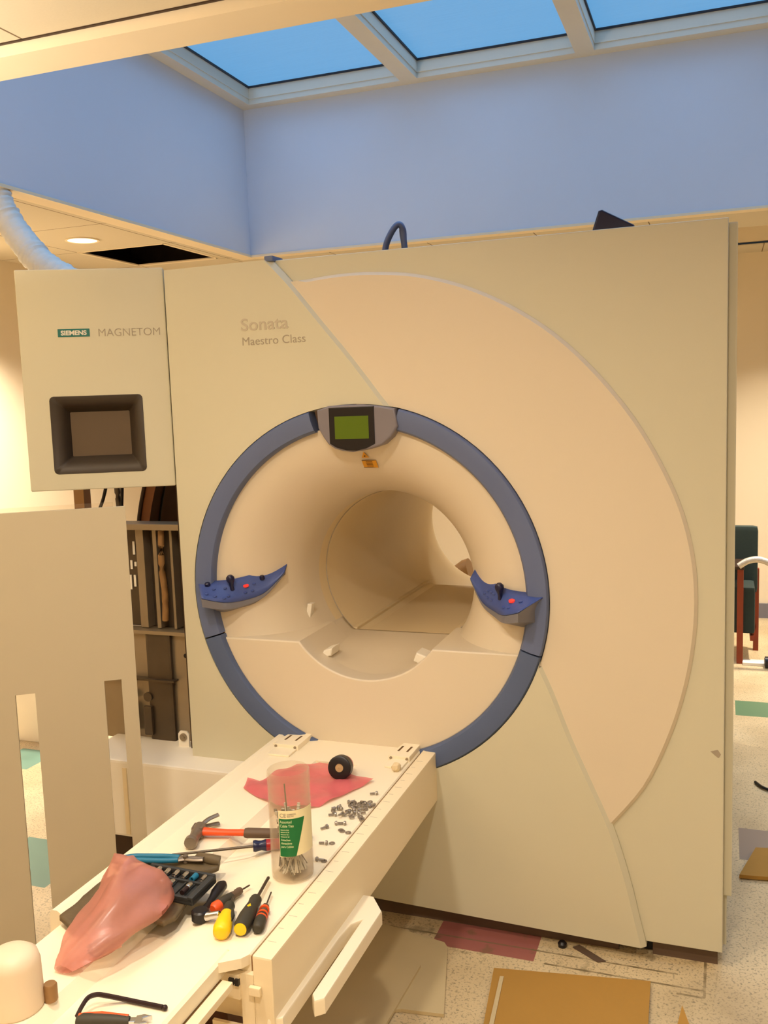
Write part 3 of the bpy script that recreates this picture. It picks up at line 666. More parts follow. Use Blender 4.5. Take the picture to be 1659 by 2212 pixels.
b = B(); prism(b, [(-1.235, .505), (-1.232, ZT), (-1.088, ZT), (-1.070, ZT-.026), (-1.02, ZT-.020), (-.955, ZT), (-.868, ZT), (-.862, ZT-.005), (-.862, .505)], -1.75, -1.062, 'y')
prism(b, [(-.8621, -1.105), (-.828, -1.08), (-.8185, -1.0621), (-.8621, -1.0621)], .52, ZT, 'z'); obj('tabletop', b, M['table'], tab, smooth=25)
b = B(); box(b, -.872, -.858, -1.75, -1.10, .490, .5045); obj('seal_strip', b, M['ink'], tab)
b = B(); box(b, -.858, -.836, -1.75, -1.10, .490, .505, .002); obj('slide_rail', b, M['tside'], tab)
b = B(); box(b, -.8095, -.769, -1.072, .0, .398, ZT+.004, .004); box(b, -.836, -.8095, -1.072, .0, .398, .505); obj('side_rail', b, M['tside'], tab)
b = B(); box(b, -.8175, -.8095, -1.06, .0, .50, ZT-.006); obj('groove', b, M['bronze'], tab)
b = B()
for k in range(21):
    b = B() if k else b
    y = -.10-k*.046; box(b, -.803, -.792 if k % 2 else -.785, y-.0006, y+.0006, ZT+.0038, ZT+.0044); obj('ruler_mark', b, M['textl'], tab); b = B()
b.free()
b = B(); box(b, -1.274, -.84, -1.05, -.03, .40, .504); obj('table_body', b, M['tside'], tab)
b = B(); box(b, -.90, -.773, -1.075, -1.068, .30, .40); box(b, -1.20, -.836, -1.078, -1.0625, .455, .504); obj('end_plate', b, M['tside'], tab)
b = B(); box(b, -.815, -.792, -1.082, -1.073, .47, .487, .002); obj('latch', b, M['tside'], tab)
b = B(); box(b, -.856, -.846, -1.083, -1.076, .485, .497); box(b, -.843, -.835, -1.083, -1.076, .485, .497); obj('catch', b, M['black'], tab)
# handle hook
hp = [(-.783, -1.075), (-.757, -1.062), (-.757, -.79), (-.752, -.735), (-.736, -.712), (-.735, -.98), (-.722, -1.0), (-.706, -.985), (-.706, -.665), (-.745, -.612), (-.783, -.612)]
b = B(); prism(b, hp, .425, .392, 'z', bev=.005); obj('side_handle', b, M['table'], tab, smooth=40)
# legs / lower frame
b = B(); box(b, -1.25, -1.04, -1.20, -.3, .0, .05, .004); obj('base_foot', b, M['tside'], tab)
b = B(); box(b, -1.22, -1.04, -.75, -.3, .05, .40, .01); obj('lift_column', b, M['tside'], tab)
b = B(); box(b, -1.20, -1.02, -1.0, -.76, .08, .30); box(b, -1.0, -.90, -1.02, -.9, .20, .38); box(b, -1.1, -.9, -1.06, -1.0, .24, .28); obj('drive_mechanism', b, M['junk'], tab)
b = B(); box(b, -.98, -.88, -1.10, -1.0, .30, .33, .004); lathe(b, [(.014, .33), (.014, .355), (.007, .355)], Matrix.Translation((-.905, -1.06, 0)), 16); obj('valve_block', b, M['white'], tab)
# connector blocks at the far end
for (x0, x1, y0, y1) in ((-1.250, -1.168, -.105, .0), (-.885, -.822, -.105, .0)):
    b = B(); prism(b, [(x0, y0), (x1, y0), (x1, y1), (x0+.012, y1)], ZT+.016, ZT, 'z', bev=.003); box(b, x0+.008, x1-.004, -.16, y0+.01, ZT, ZT+.006, .002)
    cb = obj('connector_block', b, M['table'], tab, smooth=40)
    b = B(); w = x1-x0
    for u in (.3, .72):
        cx = x0+w*u; prism(b, [(cx-.004, -.07), (cx+.002, -.07), (cx+.004, -.03), (cx-.002, -.03)], ZT+.0165, ZT+.015, 'z'); obj('slot', b, M['ink'], cb); b = B()
    b.free()
    for u in (.12, .88):
        b = B(); lathe(b, [(.004, 0), (.004, .003)], Matrix.Translation((x0+w*u, y0, ZT+.009)) @ Matrix.Rotation(PI/2, 4, 'X'), 10); obj('screw_head', b, M['steel'], cb)

# ------------------------------------------------------------------ things on the table
Z = ZT+.0005
# jar of cable ties
JX, JY = -.868, -.772
jar = empty('plastic_jar', (JX, JY, Z), label='tall clear plastic jar of cable ties standing open on the table', cat='jar')
b = B(); T = Matrix.Translation((JX, JY, Z))
outer = [(.038, 0), (.0445, .004), (.0455, .012), (.0455, .205), (.0445, .208), (.0462, .211), (.0462, .216), (.0445, .218), (.0462, .222), (.0455, .238), (.0435, .240)]
inner = [(.0425, .238), (.0435, .2), (.0435, .012), (.040, .005)]
lathe(b, outer+inner, T, 48); obj('jar_body', b, M['clear'], jar, smooth=50)
va = math.atan2(-2.494-JY, 0-JX)          # direction towards the camera
def cyl(u, z, r=.0462, base=va): a = base+u/.0455; return (JX+r*math.cos(a), JY+r*math.sin(a), Z+z)
def cylpatch(u0, u1, za, zb, r, n=10):
    return [[cyl(u0+(u1-u0)*i/n, za(i/n), r) for i in range(n+1)], [cyl(u0+(u1-u0)*i/n, zb(i/n), r) for i in range(n+1)]]
L0, L1 = -.026, .060
b = B(); grid(b, cylpatch(L0, L1, lambda t: .062+.006*t, lambda t: .165, .0462, 16)); lb = obj('jar_label', b, M['labelw'], jar, smooth=60, label='green and cream paper label')
b = B(); n = 12; rows = []
for j in range(n+1):
    z = .064+(.1475-.064)*j/n; w = .034+.022*j/n
    rows.append([cyl(L0+.001+(w+.0)*i/8, z+(.0), .0465) for i in range(9)])
grid(b, rows); obj('label_panel', b, M['green'], lb, smooth=60)
def jtext(body, u0, z, size, m, width):
    cu = bpy.data.curves.new('t', 'FONT'); cu.body = body; cu.size = size; cu.offset = .00015
    t = bpy.data.objects.new('t', cu); COL.objects.link(t); dg = bpy.context.evaluated_depsgraph_get(); dg.update()
    me = bpy.data.meshes.new_from_object(t.evaluated_get(dg)); bpy.data.objects.remove(t)
    bm = B(); bm.from_mesh(me); w = max(v.co.x for v in bm.verts)
    for v in bm.verts: v.co = Vector(cyl(u0+v.co.x*width/w, z+v.co.y, .0468))
    obj('label_print', bm, m, lb)
jtext('CE', L0+.003, .151, .012, M['textg'], .014); jtext('COMMERCIAL', L0+.019, .156, .004, M['textg'], .019); jtext('ELECTRIC', L0+.019, .1515, .004, M['textg'], .014)
jtext('Assorted', L0+.003, .138, .0085, M['labelt'], .025); jtext('Cable Ties', L0+.003, .129, .0085, M['labelt'], .029)
for k in range(4): jtext('assorted sizes'[:12-k], L0+.004, .122-k*.005, .004, M['labelt'], .018)
for k, s in enumerate(('Attaches', 'Abrazaderas', 'para Cables')): jtext(s, L0+.004, .099-k*.0075, .0065, M['labelt'], .02+.003*k)
for k in range(12):
    a = random.uniform(0, 2*PI)
for k in range(84):
    a = random.uniform(0, 2*PI); r0 = random.uniform(.008, .034); a2 = a+random.uniform(1.2, 4.5); r1 = random.uniform(.015, .037); zt = random.uniform(.045, .15)
    p0 = Vector((JX+r0*math.cos(a), JY+r0*math.sin(a), Z+random.uniform(.012, .02))); p1 = Vector((JX+r1*math.cos(a2), JY+r1*math.sin(a2), Z+zt))
    mid = p0.lerp(p1, .5)+Vector((random.uniform(-.01, .01), random.uniform(-.01, .01), .0)); mid.z = p0.z+(p1.z-p0.z)*.5
    b = B(); tube(b, smooth_path([p0, mid, p1], 5), .0023, 6, flat=.5); d = (p1-mid).normalized(); box(b, p1.x-.003, p1.x+.003, p1.y-.002, p1.y+.002, p1.z-.003, p1.z+.003)
    obj('cable_tie', b, M['tie'] if k % 3 else M['tied'], label='cable tie loose inside the clear plastic jar', cat='cable tie', group='cable ties in the jar')
b = B(); tube(b, smooth_path([(JX-.004, JY, Z+.10), (JX-.010, JY+.004, Z+.15), (JX-.016, JY+.01, Z+.20)], 6), .0016, 6); obj('cable_tie', b, M['tied'], label='long dark cable tie standing up above the others in the jar', cat='cable tie')

# flat pink antistatic film
pk = [(-1.212, -.335), (-1.17, -.345), (-1.155, -.275), (-1.123, -.213), (-1.066, -.181), (-.99, -.2), (-.946, -.233), (-.872, -.262), (-.913, -.365), (-.949, -.447), (-1.055, -.475), (-1.118, -.445), (-1.19, -.40)]
def sheet(pts, z, amp, sc, seed=0, cut=6):
    bm = B(); f = bm.faces.new([bm.verts.new((x, y, z)) for x, y in pts]); bmesh.ops.triangulate(bm, faces=[f])
    for _ in range(3): bmesh.ops.subdivide_edges(bm, edges=bm.edges[:], cuts=1, use_grid_fill=True)
    for v in bm.verts: v.co.z += amp*(.5+.5*math.sin(v.co.x*sc+seed)*math.sin(v.co.y*sc*1.3+v.co.x*20+seed))
    return bm
obj('pink_film', sheet(pk, Z+.0015, .008, 45), M['pink'], label='flat pink plastic film lying behind the clear jar', cat='plastic film', smooth=80)
# tape roll
td = Vector((-.965, -.262, Z+.033)); cdir = (Vector((0, -2.494, 1.3))-td).normalized(); ax = Vector((.0, -.96, .27)).normalized()
qt = Vector((0, 0, 1)).rotation_difference(Vector((.12, -.93, .22)).normalized()).to_matrix().to_4x4()
e = empty('tape_roll', tuple(td-Vector((0, 0, .033))), label='black tape roll on edge with a tan hub on the pink film', cat='tape')
TM = Matrix.Translation(td) @ qt
b = B(); lathe(b, [(.0115, .012), (.0115, .020), (.027, .020), (.032, .016), (.032, -.008), (.0115, -.008), (.0115, .012)], TM, 36, cap=False); obj('tape', b, M['tapem'], e, smooth=40)
b = B(); lathe(b, [(.0005, .0195), (.003, .0195), (.0045, .0185), (.0112, .0185), (.0112, -.008)], TM, 24, cap=True); obj('hub', b, M['tan'], e, smooth=40)
b = B(); lathe(b, [(.024, -.009), (.026, -.012), (.026, -.035), (.020, -.05)], TM, 30); obj('wrapper', b, M['pink'], e, smooth=40, label='crumpled red clear wrapper')
b = B(); bmesh.ops.create_icosphere(b, subdivisions=2, radius=.013, matrix=Matrix.Translation((-.838, -.172, Z+.011)))
for v in b.verts: v.co += Vector((random.uniform(-.002, .002), random.uniform(-.002, .002), random.uniform(-.002, .002)))
obj('putty_lump', b, M['putty'], label='small beige lump beside the connector block', cat='putty')
# screws, nuts, washers
def screw_tree(x, y, a, sc, lab, grp):
    e = empty('machine_screw', (x, y, Z+.0035*sc), (0, 0, a), True, lab, 'screw', grp)
    b = B(); R = Matrix.Rotation(PI/2, 4, 'Y'); lathe(b, [(.0042*sc, 0), (.0044*sc, .003*sc), (.003*sc, .0045*sc)], R, 12); obj('screw_head', b, M['zinc'], e, smooth=40)
    b = B(); lathe(b, [(.0023*sc, -.012*sc)] + [((.0024 if k % 2 else .0019)*sc, (-.0115+.0012*k)*sc) for k in range(9)], R, 8); obj('thread', b, M['zinc'], e)
    return e
def washer_obj(x, y, sc, lab, grp, tilt=0):
    b = B(); lathe(b, [(.0024, 0), (.0052, 0), (.0052, .0012), (.0024, .0012), (.0024, 0)], Matrix.Scale(sc, 4), 18, cap=False)
    for v in b.verts: pass
    o = obj('washer', b, M['zinc'], label=lab, cat='washer', group=grp); o.location = (x, y, Z+.0002+abs(math.sin(tilt))*.005*sc); o.rotation_euler = (tilt, 0, random.uniform(0, 6)); return o
def dup(root, loc, rot, lab=None, grp=None):
    r = root.copy(); COL.objects.link(r); r.location = loc; r.rotation_euler = rot
    if lab: r['label'] = lab
    if grp: r['group'] = grp
    elif 'group' in r and lab: del r['group']
    for c in root.children:
        d = c.copy(); COL.objects.link(d); d.parent = r
    return r
pileS = 'small zinc screw in the loose pile of fasteners right of the jar'; pileW = 'zinc washer in the loose pile of fasteners right of the jar'; pileN = 'small hex nut in the loose pile of fasteners right of the jar'
S0 = None; W0 = None; N0 = None
sp = [(-.880, -.395), (-.872, -.402), (-.866, -.398), (-.893, -.432), (-.900, -.437), (-.886, -.428), (-.838, -.395), (-.826, -.402), (-.842, -.424), (-.852, -.432), (-.860, -.445), (-.870, -.455), (-.846, -.447), (-.858, -.416), (-.836, -.438)]
wp = [(-.856, -.392), (-.848, -.388), (-.834, -.384), (-.822, -.396), (-.864, -.412), (-.850, -.408), (-.832, -.415), (-.846, -.458), (-.828, -.452), (-.820, -.462), (-.840, -.402), (-.868, -.432)]
for i, (x, y) in enumerate(sp):
    y = (y+.42)*1.25-.435; x = (x+.86)*1.1-.862
    a = random.uniform(0, 6.28)
    if S0 is None: S0 = screw_tree(x, y, a, 1.25, pileS, 'loose fasteners in a pile')
    else: dup(S0, (x, y, Z+.0044+random.choice((0, .003))), (0, random.uniform(-.2, .2), a), pileS, 'loose fasteners in a pile')
for i, (x, y) in enumerate(wp):
    y = (y+.42)*1.25-.435; x = (x+.86)*1.1-.862
    t = random.uniform(-.3, .3)
    if W0 is None: W0 = washer_obj(x, y, 1.35, pileW, 'loose fasteners in a pile', t)
    else:
        o = W0.copy(); COL.objects.link(o); o.location = (x, y, Z+.001+abs(math.sin(t))*.007+random.choice((0, .002))); o.rotation_euler = (t, 0, a+i)
b = B(); bmesh.ops.create_cone(b, cap_ends=True, segments=6, radius1=.0052, radius2=.0052, depth=.004); N0 = obj('hex_nut', b, M['zinc'], label=pileN, cat='nut', group='loose fasteners in a pile')
N0.location = (-.876, -.420, Z)
for x, y in ((-.862, -.425), (-.842, -.412), (-.830, -.428), (-.852, -.398), (-.868, -.446)):
    o = N0.copy(); COL.objects.link(o); o.location = (x, y, Z+random.choice((0, .004))); o.rotation_euler = (random.uniform(-.3, .3), 0, random.uniform(0, 6))
strays = [(-.838, -.336, .5, 'screw lying alone farthest back, nearest the scanner'), (-.904, -.464, 2., 'tiny stray screw at the left end of the fastener pile'), (-.893, -.481, .4, 'stray screw just left in front of the fastener pile'), (-.868, -.524, 3.4, 'screw left of the washer group in front of the pile'), (-.852, -.520, .3, 'screw touching another in front of the fastener pile'), (-.886, -.549, 1., 'tiny stray screw in front of the pile, beside the jar'), (-.855, -.625, .3, 'screw lying level with the jar label on the right'), (-.840, -.702, 3.2, 'screw nearest the camera beside the jar base')]
for x, y, a, l in strays: dup(S0, (x, y, Z+.0044), (0, 0, a), l)
for x, y, l in ((-.842, -.554, 'washer second in the small group in front of the pile'), (-.826, -.557, 'ring washer at the right end of the small group'), (-.848, -.549, 'washer at the left end of the small group'), (-.842, -.617, 'pale washer next to the screw level with the jar label'), (-.826, -.700, 'washer touching the screw nearest the jar base'), (-.822, -.478, 'single ring washer at the front right of the pile')):
    o = W0.copy(); COL.objects.link(o); o.location = (x, y, Z+.0003); o.rotation_euler = (0, 0, 0); o['label'] = l; del o['group']

# hammer (lies on its side; local x along handle, local y along head)
hm = empty('claw_hammer', (-1.160, -.678, Z), (0, 0, math.radians(14)), True, 'claw hammer with an orange and brown handle lying left of the jar', 'hammer')
b = B(); tube(b, [(0, -.062, .017), (0, -.055, .017), (0, -.050, .017), (0, -.036, .017), (0, -.02, .017), (0, .0, .018), (0, .018, .019)], .01, 14, rad=[.0145, .0158, .0158, .0115, .0130, .016, .014]); box(b, -.013, .014, -.012, .018, .004, .031, .004)
obj('hammer_head', b, M['iron'], hm, smooth=40)
for s in (-1, 1):
    b = B(); tube(b, smooth_path([(0, .012, .018), (.004, .030, .018+s*.004), (.014, .048, .018+s*.008), (.032, .064, .018+s*.011)], 5), .007, 8, rad=None, flat=.55); obj('claw', b, M['iron'], hm, smooth=50)
b = B(); tube(b, [(.012, 0, .017), (.03, 0, .016), (.07, 0, .015), (.115, 0, .015)], .01, 12, rad=[.012, .0105, .009, .0095], flat=.8); obj('handle', b, M['orange'], hm, smooth=50, label='orange handle shaft')
b = B(); tube(b, [(.113, 0, .0145), (.12, 0, .0145), (.18, 0, .0145), (.24, 0, .0145), (.262, 0, .0145), (.27, 0, .0145)], .01, 12, rad=[.012, .0135, .0128, .0135, .015, .011], flat=.85); obj('grip', b, M['grip'], hm, smooth=50, label='brown rubber grip')
# screwdrivers
def driver(name, lab, tip, end, hl, hr, mh, mg, sr=.003, z=0, prof=None, gripfrac=(0, .35), zt=.004):
    t, n = Vector((tip[0], tip[1], 0)), Vector((end[0], end[1], 0)); d = n-t; Ln = d.length
    e = empty(name, (t.x, t.y, Z+z), (0, -math.atan2(hr-zt, Ln)*0, math.atan2(d.y, d.x)), True, lab, 'screwdriver')
    R = Matrix.Translation((0, 0, hr)) @ Matrix.Rotation(PI/2, 4, 'Y')
    b = B(); tube(b, [(0, 0, hr*.75), (.004, 0, hr*.78), (.008, 0, hr*.8), (Ln-hl+.01, 0, hr)], sr, 8, rad=[sr*.7, sr*1.1, sr, sr]); obj('shaft', b, M['steeldark'], e, smooth=50)
    P0 = prof or [(.62, 0), (.72, .06), (.70, .12), (.62, .2), (.8, .35), (1, .6), (1, .85), (.9, .95), (.5, 1)]
    cut = gripfrac[1]
    A = [p for p in P0 if p[1] <= cut+1e-6]; C = [p for p in P0 if p[1] >= cut-1e-6]
    b = B(); lathe(b, [(r*hr, Ln-hl+hl*s) for r, s in A], R, 18); obj('collar', b, mg, e, smooth=50)
    b = B(); lathe(b, [(r*hr, Ln-hl+hl*s) for r, s in C], R, 18); hb = obj('handle', b, mh, e, smooth=50)
    return e, Ln, R, hb
driver('long_screwdriver', 'long screwdriver with a navy and red handle lying in front of the hammer', (-1.165, -.788), (-.925, -.664), .085, .0135, M['redh'], M['navy'], .0032, prof=[(.9, 0), (1, .06), (.85, .14), (.8, .22), (1, .35), (.95, .36), (.9, .7), (.95, .9), (.6, 1)], gripfrac=(0, .35))
e, Ln, R, hb = driver('stubby_screwdriver', 'small screwdriver with a yellow and black handle, leftmost yellow one', (-.946, -.885), (-.890, -1.045), .105, .0165, M['yel'], M['dgrip'], .0028, prof=[(.55, 0), (.68, .06), (.62, .18), (.75, .34), (.95, .55), (1.08, .8), (.95, .95), (.5, 1)], gripfrac=(0, .34))
b = B(); tube(b, [(Ln-.08, .008, .020), (Ln-.055, .0125, .021), (Ln-.02, .0125, .021)], .006, 8, rad=[.004, .006, .002]); obj('inlay', b, M['dgrip'], e, smooth=50, label='black grip stripe')
e, Ln, R, hb = driver('grey_screwdriver', 'long screwdriver with a dark grip and yellow end cap', (-.903, -.818), (-.862, -1.018), .108, .016, M['dgrip'], M['dgrip'], .0034, gripfrac=(0, .35), prof=[(.75, 0), (.8, .08), (.72, .18), (.85, .35), (1, .6), (1, .9), (.8, 1)])
b = B(); lathe(b, [(.012, Ln-.001), (.0125, Ln+.002), (.008, Ln+.004)], R, 18); obj('end_cap', b, M['yel'], e, smooth=40, label='yellow end cap')
b = B(); tube(b, [(Ln-.085, 0, .0235), (Ln-.06, 0, .0255), (Ln-.035, 0, .0265)], .006, 8, rad=[.003, .006, .003], flat=1); obj('inlay', b, M['yel'], e, smooth=50, label='yellow inlay')
e, Ln, R, hb = driver('slim_screwdriver', 'slim screwdriver with a grey and orange striped handle, rightmost of the tools', (-.873, -.866), (-.833, -1.005), .085, .0115, M['dgrip'], M['grip'], .0018)
b = B()
for s in (.12, .34, .5): lathe(b, [(.0098+.003*s, Ln-.085+.085*s), (.0098+.0035*s, Ln-.085+.085*s+.005)], R, 16)
obj('stripe', b, M['orange'], e, smooth=40, label='orange stripes')
e, Ln, R, hb = driver('stub_screwdriver', 'short grey screwdriver with a red end lying against the ratchet', (-.930, -.853), (-.953, -.962), .082, .0115, M['dgrip'], M['grip'], .0018)
b = B(); lathe(b, [(.0118, Ln-.016), (.0125, Ln-.004), (.008, Ln+.003)], R, 16); obj('end_cap', b, M['orange'], e, smooth=40, label='red orange end cap')
# ratchet
e = empty('ratchet_wrench', (-.985, -.865, Z), (0, 0, math.atan2(-.13, .018)), True, 'black ratchet with a chrome socket on its drive', 'ratchet')
b = B(); tube(b, [(0, 0, .012), (.012, 0, .012), (.04, 0, .012), (.06, 0, .0115), (.085, 0, .011), (.105, 0, .012)], .01, 14, rad=[.006, .0125, .0125, .0085, .0065, .008], flat=.85); obj('handle', b, M['black'], e, smooth=50)
b = B(); lathe(b, [(.014, 0), (.0175, .003), (.0175, .020), (.014, .023)], Matrix.Translation((.125, 0, .0)), 24); obj('ratchet_head', b, M['black'], e, smooth=40)
b = B(); lathe(b, [(.0085, 0), (.0085, .008), (.0075, .010), (.0075, .028), (.0065, .030)], Matrix.Translation((.130, .014, .012)) @ Matrix.Rotation(-PI/2+.25, 4, 'X') @ Matrix.Rotation(0, 4, 'Y'), 20); obj('socket', b, M['chrome'], e, smooth=40, label='chrome socket')
# leather pouch
lp_ = [(-1.228, -1.088), (-1.240, -1.0), (-1.228, -.92), (-1.20, -.86), (-1.15, -.815), (-1.09, -.795), (-1.04, -.785), (-1.030, -.81), (-1.050, -.84), (-1.03, -.90), (-1.02, -.963), (-1.005, -1.02), (-1.014, -1.048), (-1.05, -1.041), (-1.11, -1.075), (-1.175, -1.115)]
pc = empty('leather_pouch', (-1.12, -.94, Z), label='brown leather tool pouch lying flat under the socket case', cat='pouch')
obj('pouch_body', sheet(lp_, Z+.008, .010, 34, 2), M['leather'], pc, smooth=80, solid=.010)
b = B(); lathe(b, [(.004, 0), (.005, .002), (.002, .003)], Matrix.Translation((-1.045, -1.0, Z+.022)), 14); obj('rivet', b, M['chrome'], pc, smooth=40)
b = B(); tube(b, smooth_path([(-1.09, -.79, Z+.016), (-1.06, -.80, Z+.022), (-1.035, -.795, Z+.018)], 4), .012, 8); obj('strap', b, M['leather'], pc, smooth=60)
# pliers
e = empty('slip_joint_pliers', (-1.200, -.848, Z+.016), (0, 0, math.radians(14)), True, 'pliers with teal blue grips lying on the leather pouch', 'pliers')
for s in (-1, 1):
    b = B(); tube(b, smooth_path([(.035, -s*.003, .014), (.02, s*.008, .014), (-.0, s*.010, .014)], 4), .0045, 8); b.free()
    b = B(); tube(b, smooth_path([(-.045, -s*.002, .012), (-.02, s*.008, .012), (0, s*.009, .012), (.05, s*.010, .012), (.085, s*.006, .012)], 5), .006, 10); obj('grip', b, M['blueh'], e, smooth=60)
    b = B(); tube(b, smooth_path([(.085, s*.006, .012), (.105, -s*.002, .012), (.125, -s*.004, .012), (.14, -s*.002, .012)], 4), .006, 8, flat=.7); obj('jaw', b, M['iron'], e, smooth=60)
b = B(); lathe(b, [(.006, 0), (.006, .016)], Matrix.Translation((.10, 0, .004)), 14); obj('pivot', b, M['iron'], e, smooth=40)
# mallet end / dark round tool behind the pliers
b = B(); bmesh.ops.create_uvsphere(b, u_segments=18, v_segments=12, radius=1, matrix=Matrix.Translation((-1.232, -.875, Z+.030)) @ Matrix.Diagonal((.024, .014, .012, 1)))
obj('grinding_stone', b, M['iron'], label='dark rounded knob end behind the pink bag', cat='tool', smooth=60)
# socket set case
cs = empty('socket_case', (-1.075, -.918, Z+.016), (.06, 0, math.radians(-2)), True, 'open dark socket set case lying on the leather pouch', 'case')
def cbx(bm, *a): box(bm, *a)
b = B(); box(b, -.080, .080, -.048, .042, 0, .008, .003); box(b, -.080, .080, .034, .042, .006, .020, .003); box(b, -.080, .080, -.048, -.040, .006, .016, .003); box(b, .066, .080, -.048, .042, .006, .018, .004); box(b, -.080, -.066, -.048, .042, .006, .018, .004); box(b, -.066, .066, .008, .014, .006, .014, .001)
obj('tray', b, M['dgreycase'], cs)
b = B()
for k in range(6): box(b, -.062+k*.022, -.059+k*.022, -.04, .008, .006, .012)
obj('divider', b, M['dgreycase'], cs)
CM = Matrix.Translation((-1.075, -.918, Z+.016)) @ Matrix.Rotation(math.radians(-2), 4, 'Z') @ Matrix.Rotation(.06, 4, 'X')
names = ['first', 'second', 'third', 'fourth', 'fifth', 'last']
for k in range(6):
    p = CM @ Vector((-.053+k*.0225, .024, .0145)); e = None
    b = B(); lathe(b, [(.0065, -.009), (.0065, -.002), (.0058, 0), (.0058, .009), (.0035, .009), (.0035, .003)], Matrix.Translation(p) @ Matrix.Rotation(PI/2, 4, 'X'), 16)
    obj('socket', b, M['chrome'] if k != 4 else M['blueh'], label='short socket, %s from the left in the rear row of the case' % names[k], cat='socket', group='sockets in the open case', smooth=40)
for k, x in enumerate((-.02, .002, .045)):
    p = CM @ Vector((x, -.014, .0145)); e = empty('socket_bit', tuple(p), (0, 0, 0), True, ('left', 'middle', 'right')[k]+' bit socket of three in the front row of the case', 'socket', 'bit sockets in the open case')
    R = Matrix.Rotation(PI/2, 4, 'X')
    b = B(); lathe(b, [(.006, -.015), (.0065, -.013), (.0065, -.002), (.005, 0)], R, 16); obj('drive_end', b, M['chrome'], e, smooth=40)
    b = B(); lathe(b, [(.0022 if k < 2 else .0055, 0), (.0022 if k < 2 else .0055, .020)], R, 10); obj('bit_shaft', b, M['steel'] if k < 2 else M['hexm'], e, smooth=40)
# big pink bag
bg = empty('pink_bag', (-1.11, -1.09, Z), label='crumpled translucent pink plastic bag standing on the table edge', cat='plastic bag')
b = B(); rows = []; NT = 26; NK = 28
for i in range(NT+1):
    t = i/NT; y = -.945-.275*t
    cx = -1.128+.030*math.sin(PI*t)+.012*t; w = (.052*(1-t)**.7+.026*math.sin(PI*t)+.020)*min(1, .62+t*6); h = (.128*(1-t)**.8+.014)*min(1, .35+t*5)
    row = []
    for k in range(NK):
        a = 2*PI*k/NK; wr = 1+.08*math.sin(3*a+t*7)+.06*math.sin(7*a-t*11)+.03*math.sin(13*a+t*22)
        row.append((cx+w*wr*math.cos(a)*(1-.45*max(0, math.sin(a))), y-.03*math.sin(a)*(1-t), Z+.004+h*.5*(1+math.sin(a)*wr)))
    rows.append(row)
vs = grid(b, rows, close=True)
b.faces.new(vs[0][::-1])
dl = []
b.faces.ensure_lookup_table()
for f in b.faces:
    c = f.calc_center_median()
    if len(f.verts) == 4 and c.y < -1.04 and c.x > -1.11 and c.z < Z+.004+.10*(1-(-.945-c.y)/.275)*.72 and c.z > Z+.006: dl.append(f)
bmesh.ops.delete(b, geom=dl, context='FACES')
obj('bag_film', b, M['pink2'], bg, smooth=70)
b = B(); tube(b, smooth_path([(-1.075, -1.04, Z+.020), (-1.075, -1.08, Z+.018), (-1.085, -1.12, Z+.016), (-1.10, -1.16, Z+.013)], 5), .014, 10, rad=None, flat=.8)
for v in b.verts: v.co += Vector((random.uniform(-.003, .003), random.uniform(-.003, .003), random.uniform(-.002, .002)))
obj('bagged_part', b, M['iron'], label='dark metal part half hidden inside the pink bag', cat='metal part', smooth=60)
# hex key
b = B(); tube(b, smooth_path([(-1.012, -1.312, Z+.004), (-1.020, -1.29, Z+.004), (-1.024, -1.268, Z+.005), (-1.016, -1.256, Z+.005), (-.996, -1.253, Z+.005), (-.94, -1.252, Z+.005), (-.884, -1.251, Z+.005)], 6), .0042, 6)
bmesh.ops.create_uvsphere(b, u_segments=10, v_segments=8, radius=.005, matrix=Matrix.Translation((-.880, -1.251, Z+.005)))
obj('hex_key', b, M['hexm'], label='large black L shaped hex key at the near end of the table', cat='hex key')
# orange handled adjustable wrench
e = empty('adjustable_wrench', (-.988, -1.328, Z), (0, 0, math.radians(18)), True, 'small wrench with an orange and dark green grip at the bottom edge', 'wrench')
b = B(); tube(b, [(-.01, 0, .010), (0, 0, .010), (.03, 0, .011), (.06, 0, .010), (.078, 0, .009)], .01, 12, rad=[.008, .0125, .0115, .010, .008]); obj('grip', b, M['dgrip'], e, smooth=50)
b = B(); tube(b, [(-.008, .006, .014), (.03, .006, .015), (.075, .004, .012)], .008, 10, rad=[.006, .0075, .006]); obj('grip_inlay', b, M['orange'], e, smooth=50, label='orange inlay')
b = B(); box(b, .074, .09, -.006, .006, .005, .013, .002); prism(b, [(.088, -.010), (.100, -.012), (.112, -.007), (.100, -.004), (.100, .004), (.114, .009), (.100, .013), (.088, .010)], .013, .005, 'z', bev=.001); obj('jaw', b, M['chrome'], e, smooth=40)
# white round topped object and its brown neighbour at the left corner
b = B(); lathe(b, [(.046, .0), (.048, .004), (.046, .080), (.042, .094), (.030, .103), (.012, .106)], Matrix.Translation((-1.135, -1.318, Z)), 32)
obj('white_canister', b, M['canister'], label='white round topped canister cut off at the bottom left corner', cat='canister', smooth=50)
b = B(); lathe(b, [(.011, 0), (.012, .002), (.012, .028), (.010, .031)], Matrix.Translation((-1.088, -1.285, Z)), 20); obj('brown_cap', b, M['bronze'], label='small brown cap beside the white canister', cat='cap', smooth=40)

